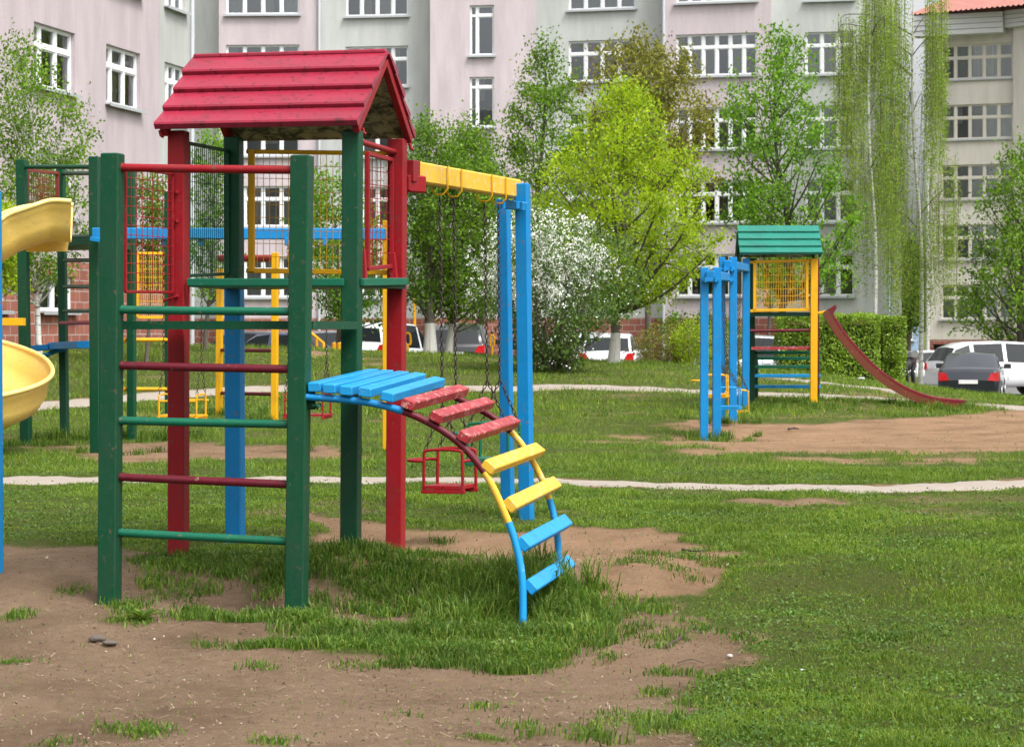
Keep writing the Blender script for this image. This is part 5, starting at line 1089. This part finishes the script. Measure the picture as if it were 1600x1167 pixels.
rad_tree('young_tree', 'thin young tree seen through the wire panels of the near tower', 322, 55, 545, [(195, 330, 345), (240, 305, 365), (300, 295, 375), (360, 290, 380), (420, 300, 372), (460, 315, 360)], .06, LF_fresh, 4200, .09, 8, nb=22, sub=4, cluster=.26)
rad_tree('young_tree', 'leafy young tree seen between the green posts above the parked cars', 515, 62, 550, [(265, 505, 530), (300, 475, 560), (350, 458, 590), (400, 455, 600), (450, 470, 605), (500, 500, 600)], .09, LF_fresh, 9000, .10, 9, nb=34, sub=5, cluster=.34, up=.4)
rad_tree('young_tree', 'small dark leaved tree behind the red wire side panel', 228, 50, 545, [(270, 225, 245), (310, 205, 265), (350, 190, 285), (400, 195, 290), (440, 205, 275)], .05, LF_deep, 5200, .08, 10, nb=24, sub=5, cluster=.24)
rad_tree('deciduous_tree', 'pale green tree at the right edge in front of the cream block', 1592, 84, 575, [(215, 1590, 1615), (250, 1565, 1640), (300, 1535, 1680), (360, 1515, 1700), (420, 1505, 1700), (470, 1500, 1690), (520, 1520, 1680)], .17, LF_mid, 15000, .13, 12, nb=52, sub=6, cluster=.45, barkm=DARKBARK)
rad_tree('shrub', 'yellow green shrub at the left edge below the birch', 8, 44, 500, [(315, -14, 16), (350, -30, 28), (400, -35, 26), (450, -30, 22)], .05, LF_lime, 3500, .08, 13, nb=18, sub=4, cluster=.22, cat='shrub')
# blossoming bush: many stems, white racemes on its upper side
rad_tree('blossoming_bush', 'white blossoming bush with many stems beside the blue swing posts', 868, 51, 592, [(335, 815, 850), (350, 795, 900), (375, 770, 960), (400, 752, 990), (430, 750, 995), (460, 755, 985), (500, 775, 955), (540, 795, 925), (575, 815, 910), (590, 820, 900)], .035, LF_bush, 17000, .075, 14, nb=80, sub=6, cluster=.24, multi=9, cat='bush', up=1.2,
         blossoms=(15000, WBL, .043, lambda t: 1.0 if t[2] > CAMZ - (470 - HZ) / F * 51 + abs(t[0] - .9) * .1 and t[0] < 1.9 + .5 * math.sin(t[2] * 5) and math.sin(t[0] * 9 + t[2] * 7 + t[1] * 5) > -.25 else .03))
# weeping birch: trunk, drooping limbs and hanging strands
def weeping(label, px, Z, base_y, top_y, spans, seed, n_strand, lean_px=0, leaf=LF_birch, tw=.16):
    r = np.random.default_rng(seed); base = P(px, base_y, Z); base.z = min(base.z, T(base.x, Z)); root = thing('weeping_birch', label, 'tree', base, 'weeping birches by the cream block')
    top = P(px + lean_px, top_y, Z); mb = MB(); tp = crom([base - Vector((0, 0, .2)), base.lerp(top, .33) + Vector((.12, 0, 0)), base.lerp(top, .66) + Vector((-.12, .1, 0)), top], 8); rr = [tw * (1 - .8 * k / (len(tp) - 1)) for k in range(len(tp))]; mb.tube(tp, rr, 8); Cs = []; tw_ = MB()
    for i in range(n_strand):
        x0, x1, ya, yb, wgt = spans[r.choice(len(spans), p=np.array([s_[4] for s_ in spans]) / sum(s_[4] for s_ in spans))]
        x = r.uniform(x0, x1); yt = ya + (yb - ya) * r.uniform(0, .55) ** 1.2; ln = (yb - yt) * r.uniform(.45, 1.0); dep = Z + r.uniform(-1.6, 1.6); a = P(x, yt, dep); b = P(x + r.normal(0, 3), yt + ln, dep + r.normal(0, .1)); n = max(6, int((a - b).length / .085))
        if i % 90 == 0:
            k = min(range(len(tp)), key=lambda k: abs(tp[k].z - (a.z - .6 - .15 * abs(a.x - tp[k].x)))); q = tp[k]; L_ = (a - q).length; tw_.tube(crom([q, q.lerp(a, .5) + Vector((0, 0, .12 * L_)), a + Vector((0, 0, .05)), a.lerp(b, .15)], 4), [.028 * (1 - .75 * j / 12) for j in range(13)], 4)
        if i % 3 == 0: tw_.tube([a, a.lerp(b, .5) + Vector((r.normal(0, .04), 0, 0)), b], [.007, .005, .003], 3)
        t = r.uniform(0, 1, n) ; sw = np.sin(t * 2.6 + r.uniform(0, 6)) * r.uniform(.03, .22) + .25 * (float(vnoise(x * .06, yt * .02, 5)) - .5) * t
        C = np.array(a)[None] * (1 - t[:, None]) + np.array(b)[None] * t[:, None] + r.normal(0, .07, (n, 3)); C[:, 0] += sw; Cs.append(C)
    to = mb.build('trunk', BIRCH, root); tw_.build('hanging_twigs', DARKBARK, to); C = np.concatenate(Cs)
    global rng; old = rng; rng = r; V, FC = leaf_quads(C, .075 * r.uniform(.6, 1.3, len(C)), 1.0, .6); rng = old; mesh_obj('crown', V, FC, leaf, root)
weeping('large weeping birch whose strands hang in front of the gap of sky', 1438, 88, 556, -40, [(1345, 1420, -60, 210, 5), (1300, 1350, 20, 260, 2.2), (1372, 1418, 60, 400, 3.2), (1445, 1478, -40, 300, 4), (1325, 1400, 200, 470, 2.0), (1385, 1450, 300, 540, 3.2), (1450, 1500, 240, 500, 3), (1418, 1450, 90, 420, .45)], 21, 1200, lean_px=-10, tw=.10)
weeping('slimmer weeping birch left of the gap hanging over the clipped hedge', 1364, 86, 560, -30, [(1310, 1350, 30, 250, 2.2), (1350, 1400, -60, 180, 3), (1340, 1385, 150, 440, 2.2), (1300, 1340, 160, 380, 1.0), (1380, 1412, 120, 500, 2.4)], 22, 540, lean_px=-2, tw=.09)
# hedges and low shrubs
def hedge(name, label, x0, x1, yt, yb, Z0, Z1, leafm, n, size, seed, group=None, box=True, core=(.03, .035, .015)):
    r = np.random.default_rng(seed); a = P(x0, yb, Z0); b = P(x1, yt, Z0); gz_ = min(T(a.x, Z0), T(b.x, Z0)) - .1; zt = b.z; root = thing(name, label, 'hedge' if box else 'shrub', ((a.x + b.x) / 2, (Z0 + Z1) / 2, gz_ + .1), group)
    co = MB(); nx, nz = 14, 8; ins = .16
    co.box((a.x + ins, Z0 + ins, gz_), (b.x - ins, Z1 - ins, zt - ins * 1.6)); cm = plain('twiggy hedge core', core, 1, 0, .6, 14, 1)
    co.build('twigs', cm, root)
    p = r.uniform(0, 1, (n, 3)); side = r.choice(4, n, p=[.5, .26, .12, .12]); X = a.x + p[:, 0] * (b.x - a.x); Y = Z0 + p[:, 1] * (Z1 - Z0); Zz = gz_ + .05 + p[:, 2] * (zt - gz_ - .05)
    dpt = np.abs(r.normal(0, .07, n)); k = side == 0; Y[k] = Z0 + dpt[k]; k = side == 1; Zz[k] = zt - dpt[k]; k = side == 2; X[k] = a.x + dpt[k]; k = side == 3; X[k] = b.x - dpt[k]
    wob = (fbm(X * 1.8, Zz * 1.8 + Y, seed) - .5) * .30; Y -= np.where(side == 0, wob, 0); Zz += np.where(side == 1, (fbm(X * 2.2, Y * 2.2, seed + 1) - .5) * .22, 0); X += np.where(side > 1, wob, 0)
    keep = r.uniform(0, 1, n) < np.clip(.35 + 1.3 * fbm(X * 4, Zz * 4 + Y * 2, seed + 3) - .25, .1, 1); keep |= side == 1
    C = np.stack((X, Y, Zz), 1)[keep]; global rng; old = rng; rng = r; V, FC = leaf_quads(C, size * r.uniform(.6, 1.3, len(C)), 1.0, .65); rng = old; mesh_obj('foliage', V, FC, leafm, root)
LF_hedge = LG('hedge leaves', (.17, .29, .025), (.27, .42, .045), (.42, .58, .09))
hedge('hedge', 'long clipped hedge block behind the red slide', 1222, 1376, 492, 590, 60.2, 62.2, LF_hedge, 16000, .075, 31, 'clipped hedge blocks')
hedge('hedge', 'short clipped hedge block at the right end beside the motorcycle', 1380, 1417, 495, 590, 60.4, 62.4, LF_hedge, 6000, .075, 32, 'clipped hedge blocks')
rad_tree('shrub', 'brownish twiggy shrub right of the white hatchback', 1030, 62, 574, [(508, 1020, 1045), (518, 1005, 1068), (535, 998, 1080), (560, 1000, 1082), (573, 1005, 1078)], .02, LF_olive, 5200, .06, 41, nb=70, sub=5, cluster=.16, multi=8, cat='shrub')
rad_tree('shrub', 'yellow flowering shrub beside the blue swing posts', 1082, 61, 576, [(498, 1070, 1095), (512, 1058, 1108), (540, 1050, 1112), (572, 1055, 1108)], .02, LF_lime, 4200, .06, 42, nb=60, sub=5, cluster=.16, multi=7, cat='shrub')
rad_tree('shrub', 'green shrub between the blue swing posts and the silver pickup', 1140, 63, 578, [(495, 1132, 1148), (520, 1122, 1158), (575, 1122, 1156)], .02, LF_hedge, 2600, .06, 43, nb=36, sub=4, cluster=.15, multi=6, cat='shrub')
rad_tree('shrub', 'dark green shrub against the brick base behind the shrubs', 1085, 88, 560, [(492, 1060, 1110), (510, 1040, 1150), (540, 1040, 1160)], .03, LF_deep, 3500, .12, 44, nb=40, sub=4, cluster=.3, multi=5, cat='shrub')
rad_tree('deciduous_tree', 'distant dark tree low in the gap between the blocks', 1418, 140, 545, [(385, 1410, 1436), (410, 1396, 1444), (460, 1394, 1446), (500, 1400, 1440)], .25, LF_deep, 16000, .22, 45, nb=34, sub=5, cluster=.9)
rad_tree('young_tree', 'slim tree trunk with drooping leaves in front of the brick base at the grey bay', 1196, 86, 556, [(380, 1185, 1205), (420, 1170, 1235), (470, 1180, 1230)], .13, LF_fresh, 1500, .12, 46, nb=16, sub=3, cluster=.4)
rad_tree('maple_tree', 'half hidden green tree behind the two whitewashed trunks', 752, 80, 556, [(190, 730, 760), (240, 700, 790), (320, 690, 800), (420, 700, 800), (480, 720, 790)], .14, LF_deep, 6500, .12, 47, nb=40, sub=6, cluster=.45)

# ------------------------------------------------------------------ small things on the ground
dp = hit(222, 968); pl = thing('rosette_weed', 'dark green leafy rosette weed at the foot of the left green post', 'plant', dp)
mb = MB(); rr = random.Random(3)
for k in range(30):
    t = k * 2.4; l = rr.uniform(.07, .13); e = rr.uniform(.15, .95); d = Vector((math.cos(t), math.sin(t), 0)); s_ = Vector((-d.y, d.x, 0)); w_ = .011
    for ring in [[dp + d * l * f * math.cos(e * (1 - .5 * f)) + Vector((0, 0, .01 + l * f * math.sin(e) * (1 - .45 * f))) for f in (0, .35, .7, 1)]]:
        V = []
        for q, ww in zip(ring, (.4, .9, 1.1, .1)): V += [q - s_ * w_ * ww, q + Vector((0, 0, -.004)), q + s_ * w_ * ww]
        mb.add(V, [(3 * i + j, 3 * i + j + 1, 3 * i + j + 4, 3 * i + j + 3) for i in range(3) for j in range(2)])
mb.build('leaves', GRASSD, pl)
def stone(label, px, py, sx, sy, sz, seed, col=(.10, .08, .065), name='stone'):
    p = hit(px, py); r = np.random.default_rng(seed); bm = bmesh.new(); bmesh.ops.create_icosphere(bm, subdivisions=3, radius=1); V = np.array([v.co[:] for v in bm.verts]); FC = [tuple(v.index for v in f.verts) for f in bm.faces]; bm.free()
    V = V * (1 + .5 * (fbm(V[:, 0] * 1.6 + seed, V[:, 1] * 1.6 + V[:, 2] * 2, seed) - .5))[:, None]; V = V * [sx, sy, sz] + np.array(p) + [0, 0, sz * .3]
    o = mesh_obj(name, V, FC, plain('stone %d' % seed, col, .9, 0, .4, 25, .8), smooth=True); tag(o, label, name); return o
stone('brown half buried stone in the soil below the left green post', 152, 1000, .045, .04, .022, 1); stone('flat brown stone right of the half buried one below the left green post', 172, 1006, .04, .03, .014, 2)
stone('small pale stone on the soil at the lower right of the mound', 1140, 1026, .016, .014, .010, 3, (.42, .38, .33)); stone('tiny white pebble on the soil under the rosette weed', 241, 999, .006, .006, .004, 4, (.7, .68, .62)); stone('pale pebble on the soil right of the rosette weed', 256, 996, .005, .005, .004, 5, (.6, .57, .5))
def twig(label, pts, r, seed):
    q = [hit(x, y) + Vector((0, 0, r + .006)) for x, y in pts]; mb = MB(); mb.tube(crom(q, 4), [r * (1 - .6 * k / (4 * (len(q) - 1))) for k in range(4 * (len(q) - 1) + 1)], 6); o = mb.build('twig', DARKBARK); tag(o, label, 'twig'); return o
twig('dark dry twig on the sand right of the mound', [(1066, 862), (1085, 864), (1106, 862)], .008, 1); twig('forked grey twig on the soil below the sand patch', [(1040, 1012), (1062, 1000), (1072, 992), (1080, 990)], .005, 2); twig('thin twig lying on the soil near the small pale stone', [(1060, 1038), (1080, 1036), (1100, 1040)], .004, 3); twig('dark twig on the far sand under the teal roofed tower', [(1232, 674), (1240, 672), (1248, 673)], .02, 4)
def litter(label, px, py, s_, seed):
    p = hit(px, py); r = random.Random(seed); V = [p + Vector((r.uniform(-s_, s_), r.uniform(-s_, s_), r.uniform(.0, s_ * .6) + .01)) for _ in range(6)]; mb = MB(); mb.add(V, [(0, 1, 2), (2, 3, 4), (4, 5, 0), (0, 2, 4)]); o = mb.build('litter', plain('white paper %d' % seed, (.75, .77, .8), .7)); tag(o, label, 'litter')
litter('white scrap of litter on the grass in front of the hedge', 1346, 595, .13, 1); litter('small white scrap lying on the lawn right of the pale path', 1397, 801, .022, 2); litter('pale scrap of paper on the grass at the bottom right', 1255, 1052, .018, 3)
